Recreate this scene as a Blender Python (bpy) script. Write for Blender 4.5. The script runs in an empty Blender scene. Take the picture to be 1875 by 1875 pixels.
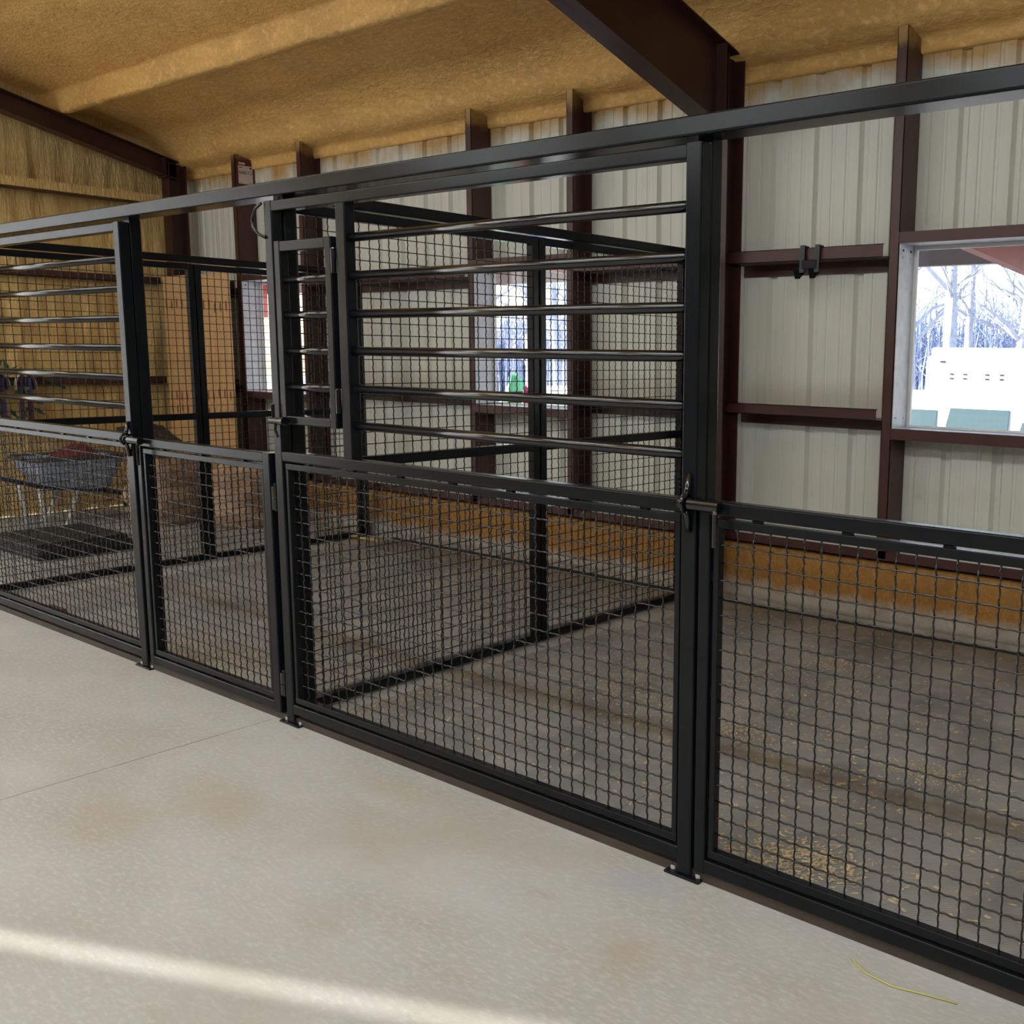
import bpy, bmesh, math, random
import numpy as np
from mathutils import Vector, Matrix, noise as mnoise

random.seed(7)
rng = np.random.default_rng(7)
S = bpy.context.scene
COL = S.collection

# ------------------------------------------------------------------ camera
YAW, PIT, ROL = math.radians(36.706), math.radians(8.7166), math.radians(0.8046)
d = Vector((-math.sin(YAW)*math.cos(PIT), math.cos(YAW)*math.cos(PIT), -math.sin(PIT)))
rt = Vector((math.cos(YAW), math.sin(YAW), 0)); up = rt.cross(d)
r2 = math.cos(ROL)*rt + math.sin(ROL)*up; u2 = -math.sin(ROL)*rt + math.cos(ROL)*up
cd = bpy.data.cameras.new('camera'); cam = bpy.data.objects.new('camera', cd); COL.objects.link(cam)
M = Matrix.Identity(4)
for i in range(3):
    M[i][0], M[i][1], M[i][2] = r2[i], u2[i], -d[i]
M.translation = (3.5038, -2.3932, 1.5988)
cam.matrix_world = M
cd.sensor_width = 36.0; cd.lens = 36.0*1880.77/1875.0; cd.shift_x = -1.0/6.0
cd.clip_start = 0.05; cd.clip_end = 400
S.camera = cam

# ------------------------------------------------------------------ world, sun, exposure
SUN_EL = math.radians(16.0)
SUN_TRAVEL = Vector((0.919*math.cos(SUN_EL), 0.395*math.cos(SUN_EL), -math.sin(SUN_EL))).normalized()
w = bpy.data.worlds.new('world'); S.world = w; w.use_nodes = True
nt = w.node_tree; nt.nodes.clear()
wo = nt.nodes.new('ShaderNodeOutputWorld'); bg = nt.nodes.new('ShaderNodeBackground'); sk = nt.nodes.new('ShaderNodeTexSky')
sk.sky_type = 'NISHITA'; sk.sun_disc = False; sk.sun_elevation = math.radians(32)
sk.sun_rotation = math.atan2(-SUN_TRAVEL.x, -SUN_TRAVEL.y)
sk.air_density = 1.0; sk.dust_density = 2.0
bg.inputs['Strength'].default_value = 0.75
nt.links.new(sk.outputs[0], bg.inputs[0]); nt.links.new(bg.outputs[0], wo.inputs[0])
sd = bpy.data.lights.new('sun', 'SUN'); sd.energy = 13.0; sd.angle = math.radians(0.53); sd.color = (1.0, 0.95, 0.86)
so = bpy.data.objects.new('sun', sd); COL.objects.link(so)
so.rotation_euler = SUN_TRAVEL.to_track_quat('-Z', 'Y').to_euler(); so.location = (-20, -10, 12)
S.view_settings.view_transform = 'Standard'; S.view_settings.look = 'None'
S.view_settings.gamma = 1.0; S.view_settings.use_curve_mapping = False
S.view_settings.exposure = 0.0
LAMP = 22.0

# ------------------------------------------------------------------ materials
def mat_base(name):
    m = bpy.data.materials.new(name); m.use_nodes = True
    n = m.node_tree; b = n.nodes['Principled BSDF']
    return m, n, b
def simple(name, col, rough=0.5, metal=0.0, coat=0.0, spec=0.5, var=0.0, scale=8.0, bump=0.0, bscale=40.0):
    m, n, b = mat_base(name)
    b.inputs['Roughness'].default_value = rough; b.inputs['Metallic'].default_value = metal
    b.inputs['Coat Weight'].default_value = coat; b.inputs['Specular IOR Level'].default_value = spec
    c = (*col, 1)
    b.inputs['Base Color'].default_value = c
    if var > 0 or bump > 0:
        tc = n.nodes.new('ShaderNodeNewGeometry')
    if var > 0:
        no = n.nodes.new('ShaderNodeTexNoise'); no.inputs['Scale'].default_value = scale; no.inputs['Detail'].default_value = 6
        rp = n.nodes.new('ShaderNodeValToRGB')
        rp.color_ramp.elements[0].position = 0.3; rp.color_ramp.elements[1].position = 0.7
        rp.color_ramp.elements[0].color = (*[x*(1-var) for x in col], 1); rp.color_ramp.elements[1].color = (*[min(1, x*(1+var)) for x in col], 1)
        n.links.new(tc.outputs['Position'], no.inputs['Vector']); n.links.new(no.outputs['Fac'], rp.inputs[0]); n.links.new(rp.outputs[0], b.inputs['Base Color'])
    if bump > 0:
        nb = n.nodes.new('ShaderNodeTexNoise'); nb.inputs['Scale'].default_value = bscale; nb.inputs['Detail'].default_value = 5
        bp = n.nodes.new('ShaderNodeBump'); bp.inputs['Strength'].default_value = bump; bp.inputs['Distance'].default_value = 0.01
        n.links.new(tc.outputs['Position'], nb.inputs['Vector']); n.links.new(nb.outputs['Fac'], bp.inputs['Height']); n.links.new(bp.outputs[0], b.inputs['Normal'])
    return m
def add(n, t, **kw):
    x = n.nodes.new(t)
    for k, v in kw.items(): setattr(x, k, v)
    return x
def mixc(n, fac, a, bcol):
    x = n.nodes.new('ShaderNodeMix'); x.data_type = 'RGBA'
    for s, v in ((0, fac), (6, a), (7, bcol)):
        if hasattr(v, 'is_output') or isinstance(v, bpy.types.NodeSocket): n.links.new(v, x.inputs[s])
        else: x.inputs[s].default_value = v if s == 0 else (*v, 1)
    return x.outputs[2]
def noise_ramp(n, vec, scale, lo, hi, detail=5, rough=0.55):
    no = add(n, 'ShaderNodeTexNoise'); no.inputs['Scale'].default_value = scale; no.inputs['Detail'].default_value = detail; no.inputs['Roughness'].default_value = rough
    n.links.new(vec, no.inputs['Vector'])
    mr = add(n, 'ShaderNodeMapRange'); mr.inputs[1].default_value = lo; mr.inputs[2].default_value = hi
    n.links.new(no.outputs['Fac'], mr.inputs[0])
    return mr.outputs[0]
def mapping(n, vec, sc=(1, 1, 1), loc=(0, 0, 0), rot=(0, 0, 0)):
    mp = add(n, 'ShaderNodeMapping'); mp.inputs['Scale'].default_value = sc; mp.inputs['Location'].default_value = loc; mp.inputs['Rotation'].default_value = rot
    n.links.new(vec, mp.inputs['Vector']); return mp.outputs[0]

FOAM = (0.88, 0.515, 0.165)
def foam_mat(name, stretch=(1, 1, 1), bump=0.7, base=FOAM, dust=False):
    m, n, b = mat_base(name)
    g = add(n, 'ShaderNodeNewGeometry'); v = mapping(n, g.outputs['Position'], stretch)
    a = noise_ramp(n, v, 2.2, 0.35, 0.7)
    c1 = mixc(n, a, tuple(x*0.80 for x in base), base)
    a2 = noise_ramp(n, v, 22, 0.5, 0.75)
    c2 = mixc(n, a2, c1, (min(1, base[0]*1.18), base[1]*1.22, base[2]*1.5))
    out = c2
    if dust:
        sp = add(n, 'ShaderNodeSeparateXYZ'); n.links.new(g.outputs['Position'], sp.inputs[0])
        nn = noise_ramp(n, g.outputs['Position'], 6, 0.2, 0.8)
        ad = add(n, 'ShaderNodeMath', operation='MULTIPLY_ADD'); ad.inputs[1].default_value = 0.09; n.links.new(nn, ad.inputs[0]); n.links.new(sp.outputs['Z'], ad.inputs[2])
        mr = add(n, 'ShaderNodeMapRange'); mr.inputs[1].default_value = 0.22; mr.inputs[2].default_value = 0.13; n.links.new(ad.outputs[0], mr.inputs[0])
        out = mixc(n, mr.outputs[0], c2, (0.45, 0.42, 0.38))
    n.links.new(out, b.inputs['Base Color'])
    b.inputs['Roughness'].default_value = 0.5; b.inputs['Specular IOR Level'].default_value = 0.35
    n1 = add(n, 'ShaderNodeTexNoise'); n1.inputs['Scale'].default_value = 16; n1.inputs['Detail'].default_value = 6; n1.inputs['Roughness'].default_value = 0.62; n1.inputs['Distortion'].default_value = 0.6
    n.links.new(v, n1.inputs['Vector'])
    bu = add(n, 'ShaderNodeBump'); bu.inputs['Strength'].default_value = bump; bu.inputs['Distance'].default_value = 0.03
    n.links.new(n1.outputs['Fac'], bu.inputs['Height']); n.links.new(bu.outputs[0], b.inputs['Normal'])
    return m
def oversprayed(name, col, rough, spray_z, var=0.12, streak=False):
    """paint with foam overspray near the eave (a stain on the metal itself)"""
    m, n, b = mat_base(name)
    g = add(n, 'ShaderNodeNewGeometry')
    sp = add(n, 'ShaderNodeSeparateXYZ'); n.links.new(g.outputs['Position'], sp.inputs[0])
    vv = mapping(n, g.outputs['Position'], (14, 3, 0.25)) if streak else g.outputs['Position']
    a = noise_ramp(n, vv, 3.0, 0.3, 0.7)
    c = mixc(n, a, tuple(x*(1-var) for x in col), col)
    nn = noise_ramp(n, g.outputs['Position'], 3.5, 0.25, 0.75)
    ad = add(n, 'ShaderNodeMath', operation='MULTIPLY_ADD'); ad.inputs[1].default_value = 0.22; n.links.new(nn, ad.inputs[0]); n.links.new(sp.outputs['Z'], ad.inputs[2])
    mr = add(n, 'ShaderNodeMapRange'); mr.inputs[1].default_value = spray_z; mr.inputs[2].default_value = spray_z+0.14; n.links.new(ad.outputs[0], mr.inputs[0])
    c = mixc(n, mr.outputs[0], c, (0.50, 0.31, 0.11))
    n.links.new(c, b.inputs['Base Color']); b.inputs['Roughness'].default_value = rough
    return m

def black_mat():
    m, n, b = mat_base('black_powder_coat')
    g = add(n, 'ShaderNodeNewGeometry')
    a = noise_ramp(n, g.outputs['Position'], 5, 0.2, 0.8, 2)
    n.links.new(mixc(n, a, (0.005, 0.006, 0.008), (0.009, 0.010, 0.012)), b.inputs['Base Color'])
    r = add(n, 'ShaderNodeMapRange'); r.inputs[3].default_value = 0.19; r.inputs[4].default_value = 0.23; n.links.new(a, r.inputs[0]); n.links.new(r.outputs[0], b.inputs['Roughness'])
    b.inputs['Specular IOR Level'].default_value = 0.22
    return m
BLACK = black_mat()
BLACKG = simple('black_gloss_tube', (0.006, 0.006, 0.007), 0.15, spec=0.75)
WIRE = simple('black_wire', (0.006, 0.005, 0.005), 0.2, spec=0.7)
MAROON = oversprayed('red_oxide_steel', (0.068, 0.022, 0.018), 0.42, 3.41)
MAROONF = simple('red_oxide_frame', (0.040, 0.012, 0.009), 0.40, var=0.18, scale=3)
SHEET = oversprayed('white_liner_sheet', (0.68, 0.68, 0.61), 0.42, 3.26, 0.06, streak=True)
GALV = simple('galvanised_steel', (0.62, 0.62, 0.66), 0.38, var=0.12, scale=18)
FOAM_C = foam_mat('ceiling_spray_foam', (0.8, 1.5, 1), 0.85)
FOAM_W = foam_mat('wall_spray_foam', (1.6, 2.4, 0.45), 1.0, (0.82, 0.555, 0.21))
FOAM_B = foam_mat('base_spray_foam', (1.6, 1, 0.8), 0.8, (0.37, 0.175, 0.035), dust=True)
WHITE = simple('white_trim', (0.8, 0.8, 0.8), 0.45)
DARKW = simple('dark_board_wall', (0.10, 0.085, 0.075), 0.7, var=0.3, scale=3)
RED = simple('porch_red_steel', (0.42, 0.09, 0.07), 0.5, var=0.1)

STAINS = [(0.13, -0.60, 0.35, 0.16, 0, (0.44, 0.37, 0.28)), (-0.05, -0.90, 0.28, 0.2, 0, (0.43, 0.37, 0.285)), (0.78, -0.43, 0.45, 0.25, 0, (0.44, 0.39, 0.32)), (1.86, -0.42, 0.12, 0.12, 0, (0.43, 0.35, 0.26)), (1.66, -0.12, 0.16, 0.10, 0, (0.40, 0.42, 0.50)), (0.55, -0.15, 0.4, 0.1, 0, (0.46, 0.41, 0.33))]
def concrete_mat():
    m, n, b = mat_base('troweled_concrete')
    g = add(n, 'ShaderNodeNewGeometry'); P = g.outputs['Position']
    a = noise_ramp(n, mapping(n, P, (0.8, 1.5, 1), rot=(0, 0, 0.5)), 1.3, 0.35, 0.68, 6)
    c = mixc(n, a, (0.425, 0.415, 0.39), (0.515, 0.512, 0.505))
    a2 = noise_ramp(n, mapping(n, P, (1, 2.6, 1), loc=(3, 1, 0), rot=(0, 0, -0.35)), 2.6, 0.58, 0.78, 6)
    c = mixc(n, a2, c, (0.43, 0.385, 0.315))
    a3 = noise_ramp(n, mapping(n, P, (1.2, 3, 1), rot=(0, 0, 0.3)), 26, 0.48, 0.75, 4)
    c = mixc(n, a3, c, (0.565, 0.56, 0.545))
    a4 = noise_ramp(n, P, 140, 0.60, 0.95, 2)
    c = mixc(n, a4, c, (0.43, 0.41, 0.375))
    a5 = noise_ramp(n, mapping(n, P, (1.0, 1.8, 1), loc=(7, 2, 0), rot=(0, 0, 0.9)), 0.9, 0.52, 0.72, 7, 0.65)
    c = mixc(n, a5, c, (0.44, 0.405, 0.35))
    for (sx, sy, rx, ry, ang, col) in STAINS:
        mp = mapping(n, P, (1/rx, 1/ry, 0), loc=(0, 0, 0)); 
        sb = add(n, 'ShaderNodeVectorMath', operation='SUBTRACT'); n.links.new(mp, sb.inputs[0]); sb.inputs[1].default_value = (sx/rx, sy/ry, 0)
        ln = add(n, 'ShaderNodeVectorMath', operation='LENGTH'); n.links.new(sb.outputs[0], ln.inputs[0])
        nz = noise_ramp(n, P, 7, 0.2, 0.8, 6, 0.65)
        ad = add(n, 'ShaderNodeMath', operation='MULTIPLY_ADD'); ad.inputs[1].default_value = 0.9; n.links.new(nz, ad.inputs[0]); n.links.new(ln.outputs['Value'], ad.inputs[2])
        mr = add(n, 'ShaderNodeMapRange'); mr.inputs[1].default_value = 1.5; mr.inputs[2].default_value = 0.3; mr.inputs[4].default_value = 0.75; n.links.new(ad.outputs[0], mr.inputs[0])
        c = mixc(n, mr.outputs[0], c, col)
    n.links.new(c, b.inputs['Base Color']); b.inputs['Roughness'].default_value = 0.62; b.inputs['Specular IOR Level'].default_value = 0.3
    n1 = add(n, 'ShaderNodeTexNoise'); n1.inputs['Scale'].default_value = 90; n1.inputs['Detail'].default_value = 4; n.links.new(P, n1.inputs['Vector'])
    bu = add(n, 'ShaderNodeBump'); bu.inputs['Strength'].default_value = 0.10; bu.inputs['Distance'].default_value = 0.004
    n.links.new(n1.outputs['Fac'], bu.inputs['Height']); n.links.new(bu.outputs[0], b.inputs['Normal'])
    return m
CONC = concrete_mat()
def rubber_mat_mat():
    m, n, b = mat_base('dusty_rubber')
    g = add(n, 'ShaderNodeNewGeometry'); P = g.outputs['Position']
    a = noise_ramp(n, mapping(n, P, (1.4, 0.8, 1)), 1.6, 0.3, 0.75, 6)
    c = mixc(n, a, (0.20, 0.197, 0.20), (0.44, 0.435, 0.435))
    a2 = noise_ramp(n, P, 9, 0.5, 0.8, 6)
    c = mixc(n, a2, c, (0.46, 0.44, 0.41))
    n.links.new(c, b.inputs['Base Color']); b.inputs['Roughness'].default_value = 0.6
    wv = add(n, 'ShaderNodeTexWave'); wv.inputs['Scale'].default_value = 30; wv.inputs['Distortion'].default_value = 0.5
    n.links.new(mapping(n, P, rot=(0, 0, 0.75)), wv.inputs['Vector'])
    bu = add(n, 'ShaderNodeBump'); bu.inputs['Strength'].default_value = 0.35; bu.inputs['Distance'].default_value = 0.004
    n.links.new(wv.outputs['Fac'], bu.inputs['Height']); n.links.new(bu.outputs[0], b.inputs['Normal'])
    return m
RUBBER = rubber_mat_mat()
RUBBERD = simple('black_rubber', (0.02, 0.02, 0.02), 0.6)

# ------------------------------------------------------------------ mesh helpers
class MB:
    def __init__(s): s.v = []; s.f = []; s.nrm = {}
    def quadstrip(s, rings, closed=True, cap=False):
        base = len(s.v); k = len(rings[0])
        for r in rings: s.v += [tuple(p) for p in r]
        for i in range(len(rings)-1):
            for j in range(k if closed else k-1):
                a = base+i*k+j; b2 = base+i*k+(j+1) % k
                s.f.append((a, b2, b2+k, a+k))
        if cap:
            s.f.append(tuple(base+j for j in range(k))[::-1]); s.f.append(tuple(base+(len(rings)-1)*k+j for j in range(k)))
        return s
    def box(s, x0, x1, y0, y1, z0, z1):
        b = len(s.v)
        s.v += [(x0, y0, z0), (x1, y0, z0), (x1, y1, z0), (x0, y1, z0), (x0, y0, z1), (x1, y0, z1), (x1, y1, z1), (x0, y1, z1)]
        s.f += [tuple(b+i for i in q) for q in ((3, 2, 1, 0), (4, 5, 6, 7), (0, 1, 5, 4), (1, 2, 6, 5), (2, 3, 7, 6), (3, 0, 4, 7))]
        return s
    def hexa(s, p):
        b = len(s.v); s.v += [tuple(q) for q in p]
        s.f += [tuple(b+i for i in q) for q in ((3, 2, 1, 0), (4, 5, 6, 7), (0, 1, 5, 4), (1, 2, 6, 5), (2, 3, 7, 6), (3, 0, 4, 7))]
        return s
    def rbox(s, x0, x1, y0, y1, z0, z1, r=0.005, axis=None, n=3):
        """square tube: rounded-rectangle profile swept along its longest side"""
        L = (x1-x0, y1-y0, z1-z0)
        ax = 'xyz'.index(axis) if axis else max(range(3), key=lambda i: L[i])
        lo = (x0, y0, z0); hi = (x1, y1, z1); o = [i for i in range(3) if i != ax]
        a0, a1, b0, b1 = lo[o[0]], hi[o[0]], lo[o[1]], hi[o[1]]
        r = min(r, (a1-a0)*0.45, (b1-b0)*0.45)
        prof = []; pn_ = []
        for cx, cy, st in ((a1-r, b1-r, 0), (a0+r, b1-r, 90), (a0+r, b0+r, 180), (a1-r, b0+r, 270)):
            for k in range(n+1):
                t = math.radians(st+90*k/n); prof.append((cx+r*math.cos(t), cy+r*math.sin(t))); pn_.append((math.cos(t), math.sin(t)))
        if ax == 1: prof.reverse(); pn_.reverse()
        rings = []
        for e in (lo[ax], hi[ax]):
            ring = []
            for p in prof:
                q = [0, 0, 0]; q[ax] = e; q[o[0]] = p[0]; q[o[1]] = p[1]; ring.append(q)
            rings.append(ring)
        f0 = len(s.f); K = len(prof); s.quadstrip(rings, True, True)
        def N(i):
            q = [0.0, 0.0, 0.0]; q[o[0]] = pn_[i % K][0]; q[o[1]] = pn_[i % K][1]; return tuple(q)
        for j in range(K): s.nrm[f0+j] = (N(j), N(j+1), N(j+1), N(j))
        return s
    def tube(s, pts, r, n=10, cap=True):
        rings = []; P = [Vector(p) for p in pts]
        rr = r if isinstance(r, (list, tuple)) else [r]*len(P)
        prev = None
        for i, p in enumerate(P):
            t = (P[min(i+1, len(P)-1)]-P[max(i-1, 0)]).normalized()
            if prev is None:
                a = t.cross(Vector((0, 0, 1)));
                if a.length < 0.1: a = t.cross(Vector((1, 0, 0)))
                a.normalize()
            else:
                a = (prev - t*prev.dot(t)).normalized()
            prev = a; b = t.cross(a)
            rings.append([p+rr[i]*(math.cos(2*math.pi*k/n)*a+math.sin(2*math.pi*k/n)*b) for k in range(n)])
        return s.quadstrip(rings, True, cap)
    def sphere(s, c, rx, ry, rz, nu=12, nv=8):
        rings = []
        for i in range(nv+1):
            ph = math.pi*(i/nv*0.98+0.01)
            rings.append([(c[0]+rx*math.sin(ph)*math.cos(2*math.pi*k/nu), c[1]+ry*math.sin(ph)*math.sin(2*math.pi*k/nu), c[2]-rz*math.cos(ph)) for k in range(nu)])
        return s.quadstrip(rings, True, True)
    def obj(s, name, mat, parent=None, smooth=False, fix=True):
        me = bpy.data.meshes.new(name); off = parent_world(parent)
        me.from_pydata([(a-off[0], b-off[1], c-off[2]) for a, b, c in s.v], [], s.f)
        if fix and not s.nrm:
            bm = bmesh.new(); bm.from_mesh(me); bmesh.ops.recalc_face_normals(bm, faces=bm.faces); bm.to_mesh(me); bm.free()
        if smooth: me.shade_smooth()
        if s.nrm:
            me.shade_smooth(); L = []
            for i, p in enumerate(me.polygons):
                if i in s.nrm: L += list(s.nrm[i])
                else: L += [tuple(p.normal)]*p.loop_total
            me.normals_split_custom_set(L)
        if mat: me.materials.append(mat)
        o = bpy.data.objects.new(name, me); COL.objects.link(o)
        if parent: o.parent = parent
        return o
WORLD = {}
def parent_world(p):
    if p is None: return (0, 0, 0)
    return WORLD.get(p.name, (0, 0, 0))
def tag(o, label=None, cat=None, group=None, kind=None):
    if label: o['label'] = label
    if cat: o['category'] = cat
    if group: o['group'] = group
    if kind: o['kind'] = kind
    return o
def thing(name, loc, label, cat, group=None, kind=None):
    o = bpy.data.objects.new(name, None); COL.objects.link(o); o.location = loc; o.empty_display_size = 0.1
    WORLD[o.name] = tuple(loc)
    return tag(o, label, cat, group, kind)
def sub(o, parent):
    """register a mesh part so that its own sub-parts land in the right place"""
    WORLD[o.name] = WORLD.get(parent.name, (0, 0, 0)); return o
def copy_tree(o, parent=None, loc=None, rotz=None):
    c = o.copy(); COL.objects.link(c); c.parent = parent
    if loc is not None: c.location = loc
    if rotz is not None: c.rotation_euler.z = rotz
    for ch in list(o.children): copy_tree(ch, c)
    return c

CELL = 0.0535; WR = 0.0028
def wire_mesh_obj(name, parent, axis, u0, u1, v0, v1, w, mat=WIRE, segw=6, sides=4):
    """crimped woven wire: u horizontal (x or y), v = z, w = position of the plane"""
    V = []; F = []; base = 0
    lam = CELL/1.5; amp = 0.0024
    nu = max(2, int(round((u1-u0)/CELL))); nv = max(2, int(round((v1-v0)/CELL)))
    cu = (u1-u0)/nu; cv = (v1-v0)/nv
    ang = np.arange(sides)*2*np.pi/sides+np.pi/4
    def one(L, ncell, ph, fixed, horiz):
        nonlocal base
        k = int(ncell*1.5*segw)+1
        t = np.linspace(0, 1, k); s = t*L; wv = amp*np.cos(2*np.pi*1.5*ncell*t+ph)
        ring = np.zeros((k, sides, 3))
        a = np.cos(ang)*WR; b = np.sin(ang)*WR
        if horiz:
            ring[:, :, 0] = (u0+s)[:, None]; ring[:, :, 1] = wv[:, None]+a[None]; ring[:, :, 2] = fixed+b[None]
        else:
            ring[:, :, 2] = (v0+s)[:, None]; ring[:, :, 1] = wv[:, None]+a[None]; ring[:, :, 0] = fixed+b[None]
        V.append(ring.reshape(-1, 3))
        i = np.arange(k-1)[:, None]*sides; j = np.arange(sides)[None]
        q = np.stack([i+j, i+(j+1) % sides, i+sides+(j+1) % sides, i+sides+j], -1).reshape(-1, 4)+base
        F.append(q); base += k*sides
    for i in range(1, nu):
        one(v1-v0, nv, math.pi*(i % 2), u0+i*cu, False)
    for j in range(1, nv):
        one(u1-u0, nu, math.pi*((j+1) % 2), v0+j*cv, True)
    V = np.concatenate(V); F = np.concatenate(F)
    W = np.empty_like(V)
    if axis == 'x': W[:, 0] = V[:, 0]; W[:, 1] = V[:, 1]+w
    else: W[:, 1] = V[:, 0]; W[:, 0] = V[:, 1]+w
    W[:, 2] = V[:, 2]
    W -= np.array(parent_world(parent))
    me = bpy.data.meshes.new(name)
    me.vertices.add(len(W)); me.vertices.foreach_set('co', W.astype(np.float32).ravel())
    me.loops.add(len(F)*4); me.loops.foreach_set('vertex_index', F.astype(np.int32).ravel())
    me.polygons.add(len(F)); me.polygons.foreach_set('loop_start', (np.arange(len(F))*4).astype(np.int32))
    me.update(calc_edges=True); me.shade_smooth(); me.materials.append(mat)
    o = bpy.data.objects.new(name, me); COL.objects.link(o); o.parent = parent; o['kind'] = 'stuff'
    return o
def mesh_frame(parent, axis, u0, u1, v0, v1, wa, wb, width=0.026, mat=BLACK):
    """flat edging that clamps the wire, tacked to the frame with small weld tabs; returns the inner opening"""
    mb = MB(); c = 0.002
    def bx(a0, a1, b0, b1, s=0.0):
        if axis == 'x': mb.rbox(a0, a1, wa+s, wb-s, b0, b1, 0.003, n=2)
        else: mb.rbox(wa+s, wb-s, a0, a1, b0, b1, 0.003, n=2)
    bx(u0, u1, v1-width, v1); bx(u0, u1, v0, v0+width)
    bx(u0, u0+width*0.75, v0+width, v1-width); bx(u1-width*0.75, u1, v0+width, v1-width)
    n = max(2, int((u1-u0)/0.28))
    for i in range(n):
        u = u0+(i+0.5)*(u1-u0)/n
        bx(u-0.014, u+0.014, v1-0.002, v1+0.008, 0.006); bx(u-0.014, u+0.014, v0-0.008, v0+0.002, 0.006)
    n = max(2, int((v1-v0)/0.3))
    for i in range(n):
        v = v0+(i+0.5)*(v1-v0)/n
        bx(u0-0.010, u0+0.002, v-0.014, v+0.014, 0.006); bx(u1-0.002, u1+0.010, v-0.014, v+0.014, 0.006)
    mb.obj('mesh_frame', mat, parent)
    return u0+width*0.75, u1-width*0.75, v0+width, v1-width

# ------------------------------------------------------------------ setting: floor
XL, XR, YB, YF = -7.28, 8.0, 3.3, -8.6       # inside faces of the barn
RIDGE_Y = -2.65
def roof_z(y):                                # underside of the roof foam
    return 3.87+0.25*(2.03-y) if y > RIDGE_Y else 3.87+0.25*(2.03-RIDGE_Y)-0.25*(RIDGE_Y-y)
def frame_top(y): return 3.43+0.25*(3.07-y) if y > RIDGE_Y else 3.43+0.25*(3.07-RIDGE_Y)-0.25*(RIDGE_Y-y)

floor = thing('floor', (0, 0, 0), 'pale troweled concrete slab floor', 'floor', kind='structure')
JX = -0.49
for a, b in ((XL, JX-0.0025), (JX+0.0025, 3.6), (3.605, XR)):
    MB().box(a, b, YF, YB, -0.12, 0.0).obj('concrete_slab', CONC, floor)
MB().box(XL, XR, YF, YB, -0.2, -0.012).obj('subslab', RUBBERD, floor)

# ------------------------------------------------------------------ setting: ceiling of sprayed foam (swept profile, bumps in the mesh)
def build_ceiling():
    prof = []
    prof += [(3.32, 3.285), (3.29, 3.285), (3.272, 3.29), (3.268, 3.32), (3.268, 3.365), (3.23, 3.378), (3.16, 3.388), (3.10, 3.412), (3.07, 3.455), (3.055, 3.51), (3.02, 3.565), (2.97, 3.605), (2.91, 3.635)]
    y = 2.85; pur = [2.03, 0.53, -0.97]
    pts = list(prof)
    ys = []
    y = 2.84
    while y > RIDGE_Y-0.001:
        ys.append(y); y -= 0.06
    for y in ys:
        inside = [p for p in pur if p-0.03 < y < p+0.16]
        if inside: continue
        pts.append((y, roof_z(y)))
    full = []
    for p in pur:
        zb = frame_top(p)+0.005
        full += [(p+0.15, roof_z(p+0.15)), (p+0.125, roof_z(p+0.12)-0.03), (p+0.10, zb+0.04), (p+0.085, zb+0.012), (p+0.06, zb), (p+0.01, zb), (p-0.005, zb+0.012), (p-0.012, zb+0.05), (p-0.02, zb+0.12), (p-0.03, roof_z(p)-0.02), (p-0.055, roof_z(p-0.055))]
    pts = pts[:len(prof)]+sorted(pts[len(prof):]+full, key=lambda q: -q[0])
    # remove samples tangled with purlins
    out = []
    for q in pts:
        out.append(q)
    far = [(RIDGE_Y-0.6*i, roof_z(RIDGE_Y-0.6*i)) for i in range(1, 11)]
    out += [q for q in far if q[0] > YF]+[(YF, roof_z(YF))]
    xs = np.arange(XL-0.05, XR+0.05, 0.045)
    mb = MB(); rings = []
    for x in xs:
        ring = []
        for (y, z) in out:
            a = mnoise.noise(Vector((x*1.1, y*2.2, z*2)))*0.012
            k = 1.0 if z < 3.66 and y > 2.6 else 0.35
            b = mnoise.noise(Vector((x*5.0, y*6, z*6+9)))*0.012*k+mnoise.noise(Vector((x*14.0, y*14, z*14)))*0.006*k
            if y > 3.2 and z < 3.38: a *= 0.15; b *= 0.25
            # corrugation of the roof sheet telegraphs through the foam
            cg = (0.012*max(0.0, math.cos(2*math.pi*x/0.305))**3-0.004*max(0.0, math.cos(2*math.pi*x/0.305))*abs(mnoise.noise(Vector((x*22, y*22, 5))))*6) if (z > 3.62 and y < 2.95) else 0.0
            ring.append((x, y-a*0.6-b*0.6, z+a+b+cg))
        rings.append(ring)
    mb.quadstrip(rings, closed=False)
    o = mb.obj('ceiling', FOAM_C, None, smooth=True)
    return o
ceil = build_ceiling(); tag(ceil, 'amber sprayed foam underside of the pitched roof', 'ceiling', kind='structure')
# metal roof skin above the foam keeps daylight out
rs = MB()
rs.hexa([(XL-0.3, YB+0.05, 3.75), (XR+0.3, YB+0.05, 3.75), (XR+0.3, RIDGE_Y, 5.24), (XL-0.3, RIDGE_Y, 5.24), (XL-0.3, YB+0.05, 3.80), (XR+0.3, YB+0.05, 3.80), (XR+0.3, RIDGE_Y, 5.29), (XL-0.3, RIDGE_Y, 5.29)])
rs.hexa([(XL-0.3, RIDGE_Y, 5.24), (XR+0.3, RIDGE_Y, 5.24), (XR+0.3, YF-0.05, 3.75), (XL-0.3, YF-0.05, 3.75), (XL-0.3, RIDGE_Y, 5.29), (XR+0.3, RIDGE_Y, 5.29), (XR+0.3, YF-0.05, 3.80), (XL-0.3, YF-0.05, 3.80)])
tag(rs.obj('trim_1', GALV), 'galvanised roof skin above the foam', 'roof', kind='structure')

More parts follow.
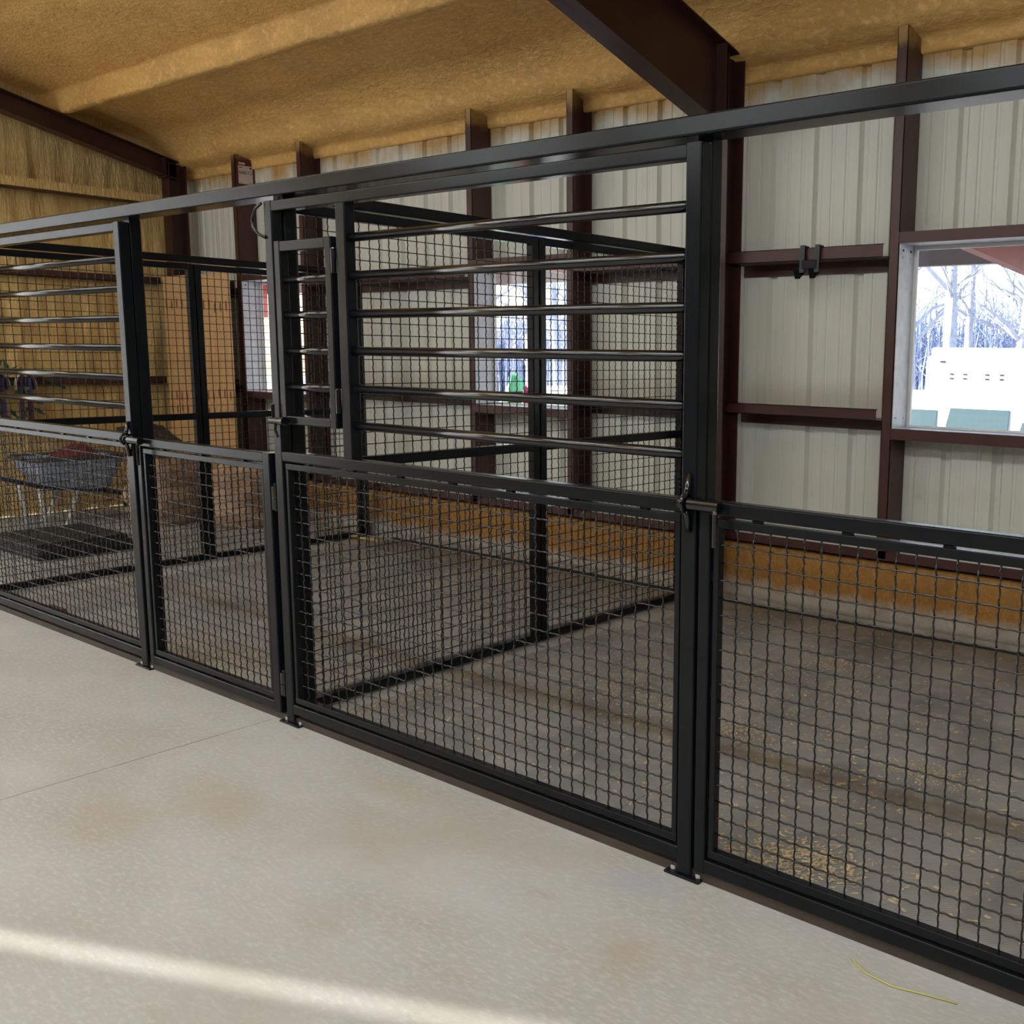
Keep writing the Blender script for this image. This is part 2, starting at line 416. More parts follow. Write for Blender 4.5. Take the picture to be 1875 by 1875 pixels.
# ------------------------------------------------------------------ setting: back wall of ribbed sheets with studs and girts
WIN = [(-5.90, -4.90), (-2.63, -1.65), (0.905, 1.905)]      # window openings in x
ZS, ZH = 1.19, 2.235
wall = thing('wall_back', (0, YB, 0), 'off-white ribbed metal sheet wall with dark red studs and girts', 'wall', kind='structure')
PITCH = 0.3048
def sheet(xs, xe):
    pts = []
    k = 0
    x = xs
    # offsets in one pitch: major rib recess + two minor grooves
    prof = [(0.000, 0.0), (0.018, 0.030), (0.046, 0.030), (0.064, 0.0), (0.120, 0.0), (0.126, 0.005), (0.140, 0.005), (0.146, 0.0), (0.215, 0.0), (0.221, 0.005), (0.235, 0.005), (0.241, 0.0)]
    for i in range(3):
        for a, dy in prof:
            pts.append((xs+i*PITCH+a, dy))
    pts.append((xe, 0.0))
    for a, b in WIN:
        for e in (a, b):
            if xs < e < xe: pts.append((e, 0.0))
    pts = sorted(pts)
    mb = MB()
    def strip(sel, z0, z1):
        if len(sel) > 1: mb.quadstrip([[(x, YB+dy, z0) for x, dy in sel], [(x, YB+dy, z1) for x, dy in sel]], closed=False)
    runs = [[pts[0]]]; inw = []
    def isin(m): return any(a < m < b for a, b in WIN)
    cur = [pts[0]]; state = isin((pts[0][0]+pts[1][0])/2)
    segs = []
    for i in range(1, len(pts)):
        st = isin((pts[i-1][0]+pts[i][0])/2)
        if st != state:
            segs.append((state, cur)); cur = [pts[i-1]]; state = st
        cur.append(pts[i])
    segs.append((state, cur))
    for st, sel in segs:
        if st: strip(sel, 0.0, ZS-0.01); strip(sel, ZH+0.01, 3.7)
        else: strip(sel, 0.0, 3.7)
    return mb.obj('metal_sheet', SHEET, wall)
x = XL-0.12
while x < XR:
    sheet(x, x+3*PITCH); x += 3*PITCH
YS = 3.10     # front plane of the secondary framing
def stud(xw, open_side, z0=0.42, z1=3.40):
    """cold-formed C channel, web at xw, flanges towards open_side"""
    s = open_side; t = 0.004; mb = MB()
    def bx(a, b, c, e): mb.box(min(a, b), max(a, b), c, e, z0, z1)
    bx(xw, xw+s*t, YS, YB-0.003); bx(xw, xw+s*0.062, YS, YS+t); bx(xw, xw+s*0.062, YB-0.007, YB-0.003); bx(xw+s*0.058, xw+s*0.062, YS, YS+0.02)
    return mb.obj('stud', MAROON, wall)
for a, b in WIN:
    stud(a, -1); stud(b, 1)
for xx in (3.1, 4.7, 6.3): stud(xx, -1)
def girt(x0, x1, zw, depth_up=0.075):
    """Z girt: front flange stands up, web flat, rear flange hangs on the sheet"""
    t = 0.004; mb = MB()
    mb.box(x0, x1-0.035, YS, YS+t, zw, zw+depth_up); mb.box(x0, x1-0.035, YS, YS+0.018, zw+depth_up-t, zw+depth_up)
    mb.box(x0, x1, YS, YB-0.004, zw, zw+t); mb.box(x0, x1, YB-0.008, YB-0.004, zw-0.07, zw)
    o = mb.obj('girt', MAROON, wall)
    return o
BAYS = [(-6.86, WIN[0][0]-0.065), (WIN[0][1]+0.065, WIN[1][0]-0.065), (WIN[1][1]+0.065, -0.36), (-0.265, WIN[2][0]-0.065), (WIN[2][1]+0.065, 3.03), (3.1, 8.0)]
for a, b in BAYS:
    girt(a, b, 2.165); girt(a, b, 1.232, 0.066)
mb = MB(); mb.box(XL, XR, YS, YS+0.006, 0.405, 0.465); mb.box(XL, XR, YS, YB-0.004, 0.405, 0.411)
mb.obj('base_channel', MAROON, wall)
mb = MB(); mb.box(XL, XR, 3.278, 3.286, 3.297, 3.36); mb.obj('eave_strut', FOAM_C, wall)
# foam sprayed over the wall base, and the concrete curb
def base_foam():
    prof = [(3.18, 0.41), (3.135, 0.40), (3.115, 0.36), (3.115, 0.26), (3.10, 0.17), (3.085, 0.11), (3.075, 0.07), (3.075, 0.045), (3.10, 0.03)]
    mb = MB(); rings = []
    for xx in np.arange(XL, XR, 0.06):
        rings.append([(xx, y-0.010*mnoise.noise(Vector((xx*2, z*5, 1)))-0.007*mnoise.noise(Vector((xx*8, z*8, 4))), z+0.008*mnoise.noise(Vector((xx*4, z*7, 8)))) for y, z in prof])
    mb.quadstrip(rings, closed=False)
    return mb.obj('base_foam', FOAM_B, wall, smooth=True)
base_foam()
cb = MB().box(XL, XR, 3.062, YB, -0.01, 0.045).obj('baseboard_back', simple('dusty_curb', (0.42, 0.41, 0.39), 0.7, var=0.25, scale=7), None)
tag(cb, 'dusty grey concrete curb along the foot of the ribbed wall', 'curb', kind='structure')

# windows
GLASS, gn, gb = mat_base('window_glass')
gn.nodes.remove(gb)
gt = gn.nodes.new('ShaderNodeBsdfTransparent'); gg = gn.nodes.new('ShaderNodeBsdfGlossy'); gg.inputs['Roughness'].default_value = 0.02
gm = gn.nodes.new('ShaderNodeMixShader'); gm.inputs[0].default_value = 0.05
gn.links.new(gt.outputs[0], gm.inputs[1]); gn.links.new(gg.outputs[0], gm.inputs[2]); gn.links.new(gm.outputs[0], gn.nodes['Material Output'].inputs[0])
WL = ['window opening in the far bay beside the knotty boards', 'window opening behind the mesh divider, red rafter outside', 'window opening at right with white trailer outside']
for i, (a, b) in enumerate(WIN):
    wn = thing('window_%d' % (i+1), ((a+b)/2, YB, ZS), WL[i], 'window', kind='structure')
    t = 0.004
    mb = MB(); mb.box(a+0.001, a+0.006, YS+0.004, YB+0.02, ZS, ZH); mb.obj('jamb', GALV, wn)
    mb = MB(); mb.box(b-0.006, b-0.001, YS+0.004, YB+0.02, ZS, ZH); mb.obj('jamb', GALV, wn)
    mb = MB(); mb.box(a, b, YS-0.002, YS+t-0.002, ZH, ZH+0.062); mb.obj('head_flange', MAROON, wn)
    mb = MB(); mb.box(a, b, YS+t, YB+0.02, ZH-0.001, ZH+0.004); mb.obj('head_web', GALV, wn)
    mb = MB(); mb.box(a, b, YS-0.002, YS+t-0.002, ZS-0.062, ZS+0.002); mb.obj('sill_flange', MAROON, wn)
    mb = MB(); mb.box(a, b, YS+t, YB+0.02, ZS-0.004, ZS+0.001); mb.obj('sill_web', GALV, wn)
    mb = MB()
    f = 0.022; y0, y1 = YB-0.012, YB+0.012
    mb.rbox(a+0.006, a+0.006+f, y0, y1, ZS+0.001, ZH-0.001, 0.003); mb.rbox(b-0.006-f, b-0.006, y0, y1, ZS+0.001, ZH-0.001, 0.003)
    mb.rbox(a+0.006+f, b-0.006-f, y0, y1, ZS+0.001, ZS+0.001+f*0.6, 0.003); mb.rbox(a+0.006+f, b-0.006-f, y0, y1, ZH-0.001-f, ZH-0.001, 0.003)
    mb.obj('window_frame', WHITE, wn)
    MB().box(a+0.02, b-0.02, YB-0.002, YB+0.002, ZS+0.012, ZH-0.02).obj('pane', GLASS, wn)
    for zz in (ZH-0.035, ZH-0.075, ZS+0.06):
        for yy in (YS+0.045, YS+0.145):
            m2 = MB(); m2.tube([(a+0.006, yy, zz), (a+0.010, yy, zz)], 0.007, 8); m2.obj('bolt', GALV if zz != ZH-0.035 else RUBBERD, wn)

# ------------------------------------------------------------------ setting: end wall (left) in foam, other walls
def foam_wall():
    mb = MB()
    def grid(y0, y1, z0f, z1f, step=0.07):
        ys = np.arange(y0, y1+1e-6, (y1-y0)/max(1, round((y1-y0)/step)))
        rings = []
        for yy in ys:
            z0, z1 = z0f, z1f(yy)
            zs = np.linspace(z0, z1, int((z1-z0)/0.09)+2)
            N = 48 if z1f(0) > 0 else 48
            zs = np.linspace(z0, z1, N)
            ring = []
            for zz in zs:
                dsp = 0.030*mnoise.noise(Vector((yy*8, zz*1.2, 3)))+0.022*mnoise.noise(Vector((yy*17, zz*1.8, 7)))+0.02*mnoise.noise(Vector((yy*1.5, zz*0.8, 5)))
                ring.append((XL+dsp, yy, zz))
            rings.append(ring)
        mb.quadstrip(rings, closed=False)
    grid(-0.62, YB, 0.0, lambda y: roof_z(y)+0.1, 0.035)
    grid(YF, -4.785, 0.0, lambda y: roof_z(y)+0.1, 0.3)
    grid(-4.785, -0.62, 3.42, lambda y: roof_z(y)+0.1, 0.2)
    return mb.obj('wall_left', FOAM_W, None, smooth=True)
wl = foam_wall(); tag(wl, 'rough yellow sprayed foam end wall at the far left', 'wall', kind='structure')
for z0, z1, xo in ((2.235, 2.30, 0.10), (1.235, 1.30, 0.10)):
    mb = MB(); mb.box(XL-0.02, XL+xo, -0.6, 2.98, z0, z0+0.005); mb.box(XL+xo-0.006, XL+xo, -0.6, 2.98, z0, z1)
    o = mb.obj('girt', MAROON, wl)
mb = MB(); mb.box(XL+0.192, XL+0.20, -0.6, 2.98, 3.02, 3.10); mb.obj('girt', FOAM_W, wl)
mb = MB(); mb.box(XL-0.02, XL+0.192, -0.6, 2.98, 3.015, 3.021); mb.obj('girt_web', MAROON, wl)
# translucent sliding door closing the aisle end, standing a hand's width off its jamb
POLY, pn, pb = mat_base('translucent_panel')
pn.nodes.remove(pb)
pt = pn.nodes.new('ShaderNodeBsdfTranslucent'); pt.inputs[0].default_value = (0.80, 0.83, 0.86, 1)
pd = pn.nodes.new('ShaderNodeBsdfDiffuse'); pd.inputs[0].default_value = (0.8, 0.8, 0.8, 1)
pm = pn.nodes.new('ShaderNodeMixShader'); pm.inputs[0].default_value = 0.4
pn.links.new(pt.outputs[0], pm.inputs[1]); pn.links.new(pd.outputs[0], pm.inputs[2]); pn.links.new(pm.outputs[0], pn.nodes['Material Output'].inputs[0])
dr = thing('door_1', (XL-0.03, -2.6, 0), 'pale translucent sliding door closing the aisle end', 'door', kind='structure')
for i in range(4):
    y0 = -4.72+i*1.025
    MB().box(XL-0.05, XL-0.045, y0+0.03, y0+1.025, 0.16, 3.44).obj('panel', POLY, dr)
    MB().box(XL-0.05, XL-0.02, y0+0.03, y0+1.025, 0.0, 0.16).obj('kick_board', SHEET, dr)
for i in range(5):
    y0 = -4.72+i*1.025
    MB().box(XL-0.06, XL-0.01, y0-0.015, y0+0.03, 0.0, 3.46).obj('stile', MAROONF, dr)
wr = MB().box(XR, XR+0.05, YF, YB+0.1, 0, 5.3).obj('wall_right', DARKW, None); tag(wr, 'dark boarded end wall behind the camera', 'wall', kind='structure')
wf = MB().box(XL-0.1, XR+0.1, YF-0.05, YF, 0, 3.9).obj('wall_front', DARKW, None); tag(wf, 'dark boarded side wall across the aisle', 'wall', kind='structure')

# ------------------------------------------------------------------ steel portal frames
def portal(xc, label, shallow=False):
    o = thing('steel_frame', (xc, 3.08, 0), label, 'steel frame', 'dark red portal frames')
    hw = 0.075; t = 0.009
    mb = MB()
    mb.box(xc-hw, xc+hw, 2.985, 2.985+t, 0, 3.40); mb.box(xc-hw, xc+hw, 3.155, 3.155+t, 0, 3.40); mb.box(xc-0.004, xc+0.004, 2.985, 3.16, 0, 3.40)
    mb.obj('column', MAROONF, o)
    mb = MB()
    def zb(y): return frame_top(y)-0.18 if shallow else 2.957+0.28*(2.99-y)
    y0, y1 = 3.10, RIDGE_Y
    def slab(xa, xb, f0, f1):
        mb.hexa([(xa, y0, f0(y0)), (xb, y0, f0(y0)), (xb, y1, f0(y1)), (xa, y1, f0(y1)), (xa, y0, f1(y0)), (xb, y0, f1(y0)), (xb, y1, f1(y1)), (xa, y1, f1(y1))])
    slab(xc-hw, xc+hw, zb, lambda y: zb(y)+t)
    slab(xc-hw, xc+hw, lambda y: frame_top(y)-t, frame_top)
    slab(xc-0.004, xc+0.004, zb, frame_top)
    mb.obj('rafter', MAROONF, o)
    mb = MB(); mb.box(xc-hw, xc+hw, 2.955, 2.965, (3.26 if shallow else 2.94), 3.45); mb.obj('end_plate', MAROONF, o)
    MB().box(xc+0.005, xc+hw-0.004, 2.995, 3.154, 2.955, 2.965).obj('stiffener', MAROONF, o)
    return o
portal(-0.28, 'dark red steel column and rafter behind the black stall corner post')
pe = portal(-6.975, 'dark red steel column and rafter against the yellow foam end wall', True)
portal(6.4, 'dark red steel column and rafter far right beyond the gate')

# ------------------------------------------------------------------ strip lights along the ridge
EM, en, eb = mat_base('lamp_diffuser')
eb.inputs['Base Color'].default_value = (0.8, 0.8, 0.8, 1); eb.inputs['Emission Color'].default_value = (0.76, 0.905, 1.0, 1); eb.inputs['Emission Strength'].default_value = LAMP
LWORD = ['nearest the left end door', 'second from the left end door', 'third from the left end door', 'fourth from the left end door', 'nearest the right end wall']
for (ly, lz, rowname) in ((-2.16, 3.90, 'middle'), (-6.0, 3.85, 'far aisle-side')):
    for i, xx in enumerate((-5.5, -2.1, 1.3, 4.3, 6.9)):
        hl = 1.2 if i < 4 else 0.8
        o = thing('strip_light', (xx, ly, lz), 'long white strip light in the %s row, %s' % (rowname, LWORD[i]), 'light', 'strip lights in the '+rowname+' row')
        MB().rbox(xx-hl, xx+hl, ly-0.13, ly+0.13, lz-0.05, lz+0.04, 0.02).obj('diffuser', EM, o)
        MB().rbox(xx-hl, xx+hl, ly-0.05, ly+0.05, lz+0.04, lz+0.07, 0.004).obj('housing', WHITE, o)
        for e in (-0.8*hl, 0.8*hl):
            MB().tube([(xx+e, ly, lz+0.07), (xx+e, ly, roof_z(ly)-0.01)], 0.004, 6).obj('hanger', GALV, o)

# ------------------------------------------------------------------ black stall front
T = 0.050
hd = MB().rbox(-7.0, 6.2, 0.0, 0.105, 2.2, 2.256, 0.007).obj('header_beam', BLACK, None)
tag(hd, 'long black square tube header running over all the stall fronts', 'beam')
def stall_post(x0, x1, label, plate=True):
    o = thing('stall_post', ((x0+x1)/2, 0.08, 0), label, 'post', 'black stall front posts')
    MB().rbox(x0, x1, 0.053, 0.107, 0.008, 2.199, 0.006).obj('upright', BLACK, o)
    MB().rbox(x0-0.04, x1+0.04, -0.012, 0.12, 0.0, 0.008, 0.002, axis='x').obj('base_plate', BLACK, o)
    for sx in (x0-0.022, x1+0.022):
        MB().tube([(sx, 0.015, 0.008), (sx, 0.015, 0.018)], 0.009, 6).obj('anchor_bolt', GALV, o)
    return o
stall_post(-1.685, -1.622, 'black stall post between the left fixed panel and narrow gate')
stall_post(-0.398, -0.340, 'black stall post at the hinge side of the narrow gate')
stall_post(1.714, 1.766, 'black stall post in front of the dark red column')
stall_post(-3.955, -3.90, 'black stall post at the far left front corner')
stall_post(3.03, 3.085, 'black stall post at the far right gate end')

RZ = [2.015, 1.875, 1.733, 1.594, 1.451, 1.310]
def front_panel(x0, x1, label, sw=0.053, bar_x0=None, divider=None):
    o = thing('front_panel', ((x0+x1)/2, 0.025, 0.03), label, 'fence panel', 'black fixed stall front panels')
    D = T
    MB().rbox(x0, x0+sw, 0, D, 0.012, 2.182, 0.006).obj('stile', BLACK, o)
    MB().rbox(x1-sw, x1, 0, D, 0.012, 2.182, 0.006).obj('stile', BLACK, o)
    a, b = x0+sw, x1-sw
    for nm, z0, z1 in (('top_rail', 2.140, 2.182), ('middle_rail', 1.139, 1.181), ('bottom_rail', 0.048, 0.092)):
        MB().rbox(a-0.001, b+0.001, 0.001, D-0.001, z0, z1, 0.006).obj(nm, BLACK, o)
    if divider:
        MB().rbox(divider[0], divider[1], 0.001, D-0.001, 1.1805, 2.1405, 0.006).obj('divider', BLACK, o)
    ba = divider[1] if divider else a
    for z in RZ:
        MB().tube([(ba-0.004, 0.026, z), (b+0.004, 0.026, z)], 0.0168, 16).obj('bar', BLACKG, o, smooth=True)
    u0, u1, v0, v1 = mesh_frame(o, 'x', a+0.008, b-0.008, 0.099, 1.132, 0.008, 0.038)
    wire_mesh_obj('wire_mesh', o, 'x', u0, u1, v0, v1, 0.024)
    return o
PA = front_panel(-3.84, -1.622, 'black fixed panel at far left with round bars over wire mesh', 0.058)
PB = front_panel(-0.400, 1.767, 'black fixed panel at centre with round bars, small feed door and wire mesh', 0.054, divider=(0.072, 0.130))
# feed door inside the centre panel
fx0, fx1, fz0, fz1 = -0.334, 0.045, 1.295, 2.022
mb = MB()
fw = 0.042
mb.rbox(fx0, fx0+fw, -0.004, 0.036, fz0, fz1, 0.006); mb.rbox(fx1-fw, fx1, -0.004, 0.036, fz0, fz1, 0.006)
mb.rbox(fx0+fw, fx1-fw, -0.003, 0.035, fz1-fw, fz1, 0.006); mb.rbox(fx0+fw, fx1-fw, -0.003, 0.035, fz0, fz0+0.036, 0.006)
fd = sub(mb.obj('feed_door', BLACK, PB), PB); fd['label'] = 'small hinged feed door with four round bars'
for z in (1.871, 1.733, 1.591, 1.447):
    MB().tube([(fx0+fw-0.003, 0.016, z), (fx1-fw+0.003, 0.016, z)], 0.0155, 14).obj('bar', BLACKG, fd, smooth=True)
for z in (1.93, 1.40):
    mb = MB(); mb.tube([(fx1+0.013, 0.0, z-0.045), (fx1+0.013, 0.0, z+0.045)], 0.011, 12); mb.box(fx1-0.01, fx1+0.013, -0.003, 0.003, z-0.02, z+0.02); mb.sphere((fx1+0.013, 0, z+0.046), 0.011, 0.011, 0.007)
    mb.obj('hinge', BLACKG, fd)
mb = MB()
mb.tube([(fx0-0.045, -0.022, 1.308), (fx0+0.03, -0.022, 1.308)], 0.014, 12); mb.tube([(fx0+0.03, -0.022, 1.308), (fx0+0.055, -0.022, 1.308)], 0.018, 12)
mb.tube([(fx0-0.005, -0.022, 1.308), (fx0-0.005, -0.03, 1.27), (fx0+0.012, -0.03, 1.245)], 0.006, 8); mb.tube([(fx0-0.03, -0.02, 1.31), (fx0-0.03, -0.02, 1.375)], 0.007, 8)
lt = mb.obj('latch', BLACKG, fd); lt['label'] = 'slide bolt latch'
# safety loop on the top hinge-side corner of the centre panel
mb = MB(); mb.tube([(-0.405, -0.004, 2.175), (-0.43, -0.015, 2.155), (-0.452, -0.018, 2.12), (-0.45, -0.018, 2.085), (-0.425, -0.012, 2.055), (-0.39, -0.003, 2.04)], 0.006, 8)
mb.obj('tie_ring', BLACKG, PB, smooth=True)

def gate(x0, x1, z0, z1, label, hinge_side, latch_side):
    o = thing('stall_gate', ((x0+x1)/2, 0.022, z0), label, 'gate', 'black half-height stall gates')
    s = 0.040; D = 0.045
    MB().rbox(x0, x0+s, 0, D, z0, z1, 0.006).obj('stile', BLACK, o)
    MB().rbox(x1-s-0.012, x1, 0, D, z0, z1, 0.006).obj('stile', BLACK, o)
    MB().rbox(x0+s-0.001, x1-s-0.011, 0.001, D-0.001, z1-0.042, z1, 0.006).obj('top_rail', BLACK, o)
    MB().rbox(x0+s-0.001, x1-s-0.011, 0.001, D-0.001, z0, z0+0.044, 0.006).obj('bottom_rail', BLACK, o)
    u0, u1, v0, v1 = mesh_frame(o, 'x', x0+s+0.009, x1-s-0.021, z0+0.052, z1-0.050, 0.007, 0.036)
    wire_mesh_obj('wire_mesh', o, 'x', u0, u1, v0, v1, 0.022)
    if hinge_side:
        for z in (0.98, 0.17):
            mb = MB(); hx = x1+0.022
            mb.tube([(hx, 0.01, z-0.05), (hx, 0.01, z-0.004)], 0.015, 12); mb.tube([(hx, 0.01, z+0.004), (hx, 0.01, z+0.05)], 0.015, 12)
            mb.tube([(hx, 0.01, z-0.056), (hx, 0.01, z+0.062)], 0.009, 10); mb.box(x1-0.004, hx, 0.004, 0.016, z-0.045, z+0.045)
            mb.obj('hinge', BLACKG, o)
    if latch_side:
        lx = x0-0.075; z = z1-0.012; y = -0.020
        mb = MB()
        mb.tube([(lx+0.02, y, z), (x0+0.085, y, z)], 0.0155, 16); mb.tube([(lx+0.055, y, z), (x0+0.088, y, z)], 0.0175, 16)
        mb.tube([(x0+0.078, y, z), (x0+0.080, y-0.012, z-0.02), (x0+0.080, y-0.012, z-0.115)], 0.008, 10)
        mb.obj('latch', BLACKG, o)
    return o
gate(-1.590, -0.443, 0.035, 1.166, 'narrow black half-height mesh gate between the two fixed panels', True, True)
gate(1.778, 3.020, 0.035, 1.183, 'wide black half-height mesh gate at lower right', False, True)
# keeper lugs welded to the latch-side stiles
for xk, zz, par in ((1.745, 1.172, PB), (-1.650, 1.155, PA)):
    mb = MB(); mb.tube([(xk, -0.004, zz-0.085), (xk, -0.012, zz-0.04), (xk, -0.02, zz-0.02)], 0.009, 10); kp = sub(mb.obj('latch_keeper', BLACKG, par, smooth=True), par)
    mb = MB(); mb.tube([(xk, -0.004, zz+0.085), (xk, -0.012, zz+0.04), (xk, -0.02, zz+0.02)], 0.009, 10); mb.obj('pin', BLACKG, kp, smooth=True)
    mb = MB(); mb.tube([(xk, -0.02+0.024*math.cos(t), zz+0.024*math.sin(t)) for t in np.linspace(0, 2*math.pi, 17)], 0.007, 8); mb.obj('ring', BLACKG, kp, smooth=True)

# threshold strip under the panels
th = MB().box(-7.0, 3.1, 0.012, 0.05, 0.0, 0.030).obj('trim_2', simple('brown_sill', (0.055, 0.04, 0.03), 0.6, var=0.3, scale=6), None)
tag(th, 'thin brown threshold strip under the stall fronts', 'threshold', kind='structure')

# ------------------------------------------------------------------ mesh partitions between stalls
def partition(xa, y0, y1, label):
    o = thing('mesh_partition', (xa-0.025, (y0+y1)/2, 0.01), label, 'partition', 'black mesh stall partitions')
    xb = xa; xa = xa-0.05; ym = 1.592
    MB().rbox(xa-0.02, xb, y0, y1, 2.206, 2.256, 0.007).obj('header', BLACK, o)
    for (a, b) in ((y0, ym-0.004), (ym+0.004, y1)):
        s = 0.045
        MB().rbox(xa, xb, a, a+s, 0.012, 2.198, 0.006).obj('stile', BLACK, o); MB().rbox(xa, xb, b-s, b, 0.012, 2.198, 0.006).obj('stile', BLACK, o)
        for nm, z0, z1 in (('top_rail', 2.156, 2.198), ('middle_rail', 1.073, 1.120), ('bottom_rail', 0.012, 0.057)):
            MB().rbox(xa+0.001, xb-0.001, a+s-0.001, b-s+0.001, z0, z1, 0.006).obj(nm, BLACK, o)
        for (z0, z1) in ((0.057, 1.073), (1.120, 2.156)):
            wire_mesh_obj('wire_mesh', o, 'y', a+s, b-s, z0, z1, xb-0.02, segw=4, sides=4)
    MB().rbox(xa-0.05, xa-0.002, y1-0.05, y1, 0.0, 2.2, 0.006).obj('end_post', BLACK, o)
    MB().rbox(xa-0.05, xa-0.002, y0, y0+0.05, 0.0, 2.2, 0.006).obj('end_post', BLACK, o)
    return o
partition(-0.430, 0.125, 2.975, 'black wire mesh partition right of the narrow gate, running back to the wall')
partition(-3.920, 0.125, 3.03, 'black wire mesh partition behind the left fixed panel')

# ------------------------------------------------------------------ rubber mats
def rubber_mat(x0, x1, y0, y1, label, group):
    o = MB(); rz = 0.019
    o.rbox(x0, x1, y0, y1, 0.0005, rz, 0.006)
    m = o.obj('rubber_mat', RUBBER, None); tag(m, label, 'mat', group); return m
ROWS = [(0.125, 1.160, 'front'), (1.163, 2.05, 'middle'), (2.053, 3.045, 'back')]
for y0, y1, rw in ROWS:
    rubber_mat(-0.29 if rw != 'back' else -0.19, 1.300, y0, y1, 'dusty dark rubber mat, %s row, behind the centre panel' % rw, 'rubber mats in the right stall')
    rubber_mat(1.303, 2.98, y0, y1, 'dusty dark rubber mat, %s row, behind the wide gate' % rw, 'rubber mats in the right stall')
    rubber_mat(-3.60, -2.05, y0, y1, 'dusty dark rubber mat, %s row, behind the left fixed panel' % rw, 'rubber mats in the middle stall')
    rubber_mat(-2.047, -0.60, y0, y1, 'dusty dark rubber mat, %s row, behind the narrow gate' % rw, 'rubber mats in the middle stall')
    rubber_mat(-7.0 if rw != 'back' else -6.88, -5.52, y0, y1, 'dusty dark rubber mat, %s row, along the foam end wall' % rw, 'rubber mats in the far stall')
    rubber_mat(-5.517, -4.08, y0, y1, 'dusty dark rubber mat, %s row, beyond the left mesh partition' % rw, 'rubber mats in the far stall')

for a, b, w2 in ((-0.19, 2.98, 'right stall'), (-3.60, -0.60, 'middle stall')):  # thin black strip added to draw the dark band between mats and curb
    o = MB().rbox(a, b, 2.99, 3.046, 0.0195, 0.027, 0.003).obj('black_edge_strip', RUBBERD, None)
    tag(o, 'narrow black strip along the wall curb in the %s' % w2, 'strip', 'black strips along the curb')
# ------------------------------------------------------------------ wood shavings (uncountable)
def shavings(name, clusters, n_bg, box, label):
    V = []; F = []
    def flake(cx, cy, s):
        b = len(V); a = rng.uniform(0, 6.28); L = s*rng.uniform(0.6, 1.5); W = s*rng.uniform(0.25, 0.6)
        ca, sa = math.cos(a), math.sin(a); z0 = 0.0195+rng.uniform(0, 0.004); k = rng.uniform(0.0, 0.35)*s
        for (u, v, z) in ((-L, -W, k), (0, -W, 0), (L, -W, k*rng.uniform(0, 1)), (L, W, k*rng.uniform(0, 1)), (0, W, 0.001), (-L, W, k)):
            V.append((cx+u*ca-v*sa, cy+u*sa+v*ca, z0+z))
        F.append((b, b+1, b+4, b+5)); F.append((b+1, b+2, b+3, b+4))
    x0, x1, y0, y1 = box
    for i in range(n_bg): flake(rng.uniform(x0, x1), rng.uniform(y0, y1), rng.uniform(0.003, 0.013))
    for (cx, cy, rx, ry, n, s) in clusters:
        for i in range(n):
            flake(min(x1, max(x0, rng.normal(cx, rx))), min(y1, max(y0, rng.normal(cy, ry))), rng.uniform(0.4, 1.2)*s)
    mb = MB(); mb.v = V; mb.f = F
    m, n, b = mat_base(name+'_wood')
    g = add(n, 'ShaderNodeNewGeometry'); a = noise_ramp(n, g.outputs['Position'], 40, 0.3, 0.7)
    n.links.new(mixc(n, a, (0.55, 0.40, 0.22), (0.85, 0.72, 0.48)), b.inputs['Base Color']); b.inputs['Roughness'].default_value = 0.8
    o = mb.obj('wood_shavings', m, None, fix=False); tag(o, label, 'shavings', kind='stuff')
shavings('sh3', [(1.15, 1.10, 0.16, 0.05, 420, 0.006), (2.05, 1.18, 0.10, 0.05, 500, 0.005), (2.0, 0.33, 0.10, 0.06, 260, 0.010), (1.9, 0.22, 0.15, 0.05, 350, 0.007), (1.05, 2.2, 0.12, 0.07, 300, 0.007), (0.7, 1.2, 0.35, 0.14, 650, 0.006),
                 (0.2, 0.7, 0.25, 0.2, 420, 0.005), (-0.2, 0.5, 0.05, 0.25, 420, 0.006), (0.9, 1.6, 0.5, 0.3, 900, 0.006), (1.7, 0.8, 0.5, 0.3, 350, 0.008), (0.3, 1.9, 0.4, 0.4, 500, 0.005)], 1300, (-0.28, 2.95, 0.09, 2.9), 'pale wood shavings scattered over the mats of the right stall')
shavings('sh2', [(-1.3, 0.35, 0.25, 0.12, 900, 0.007), (-1.8, 0.3, 0.25, 0.10, 700, 0.007), (-0.8, 0.5, 0.15, 0.3, 300, 0.006)], 800, (-3.55, -0.62, 0.09, 2.9), 'pale wood shavings scattered over the mats of the middle stall')

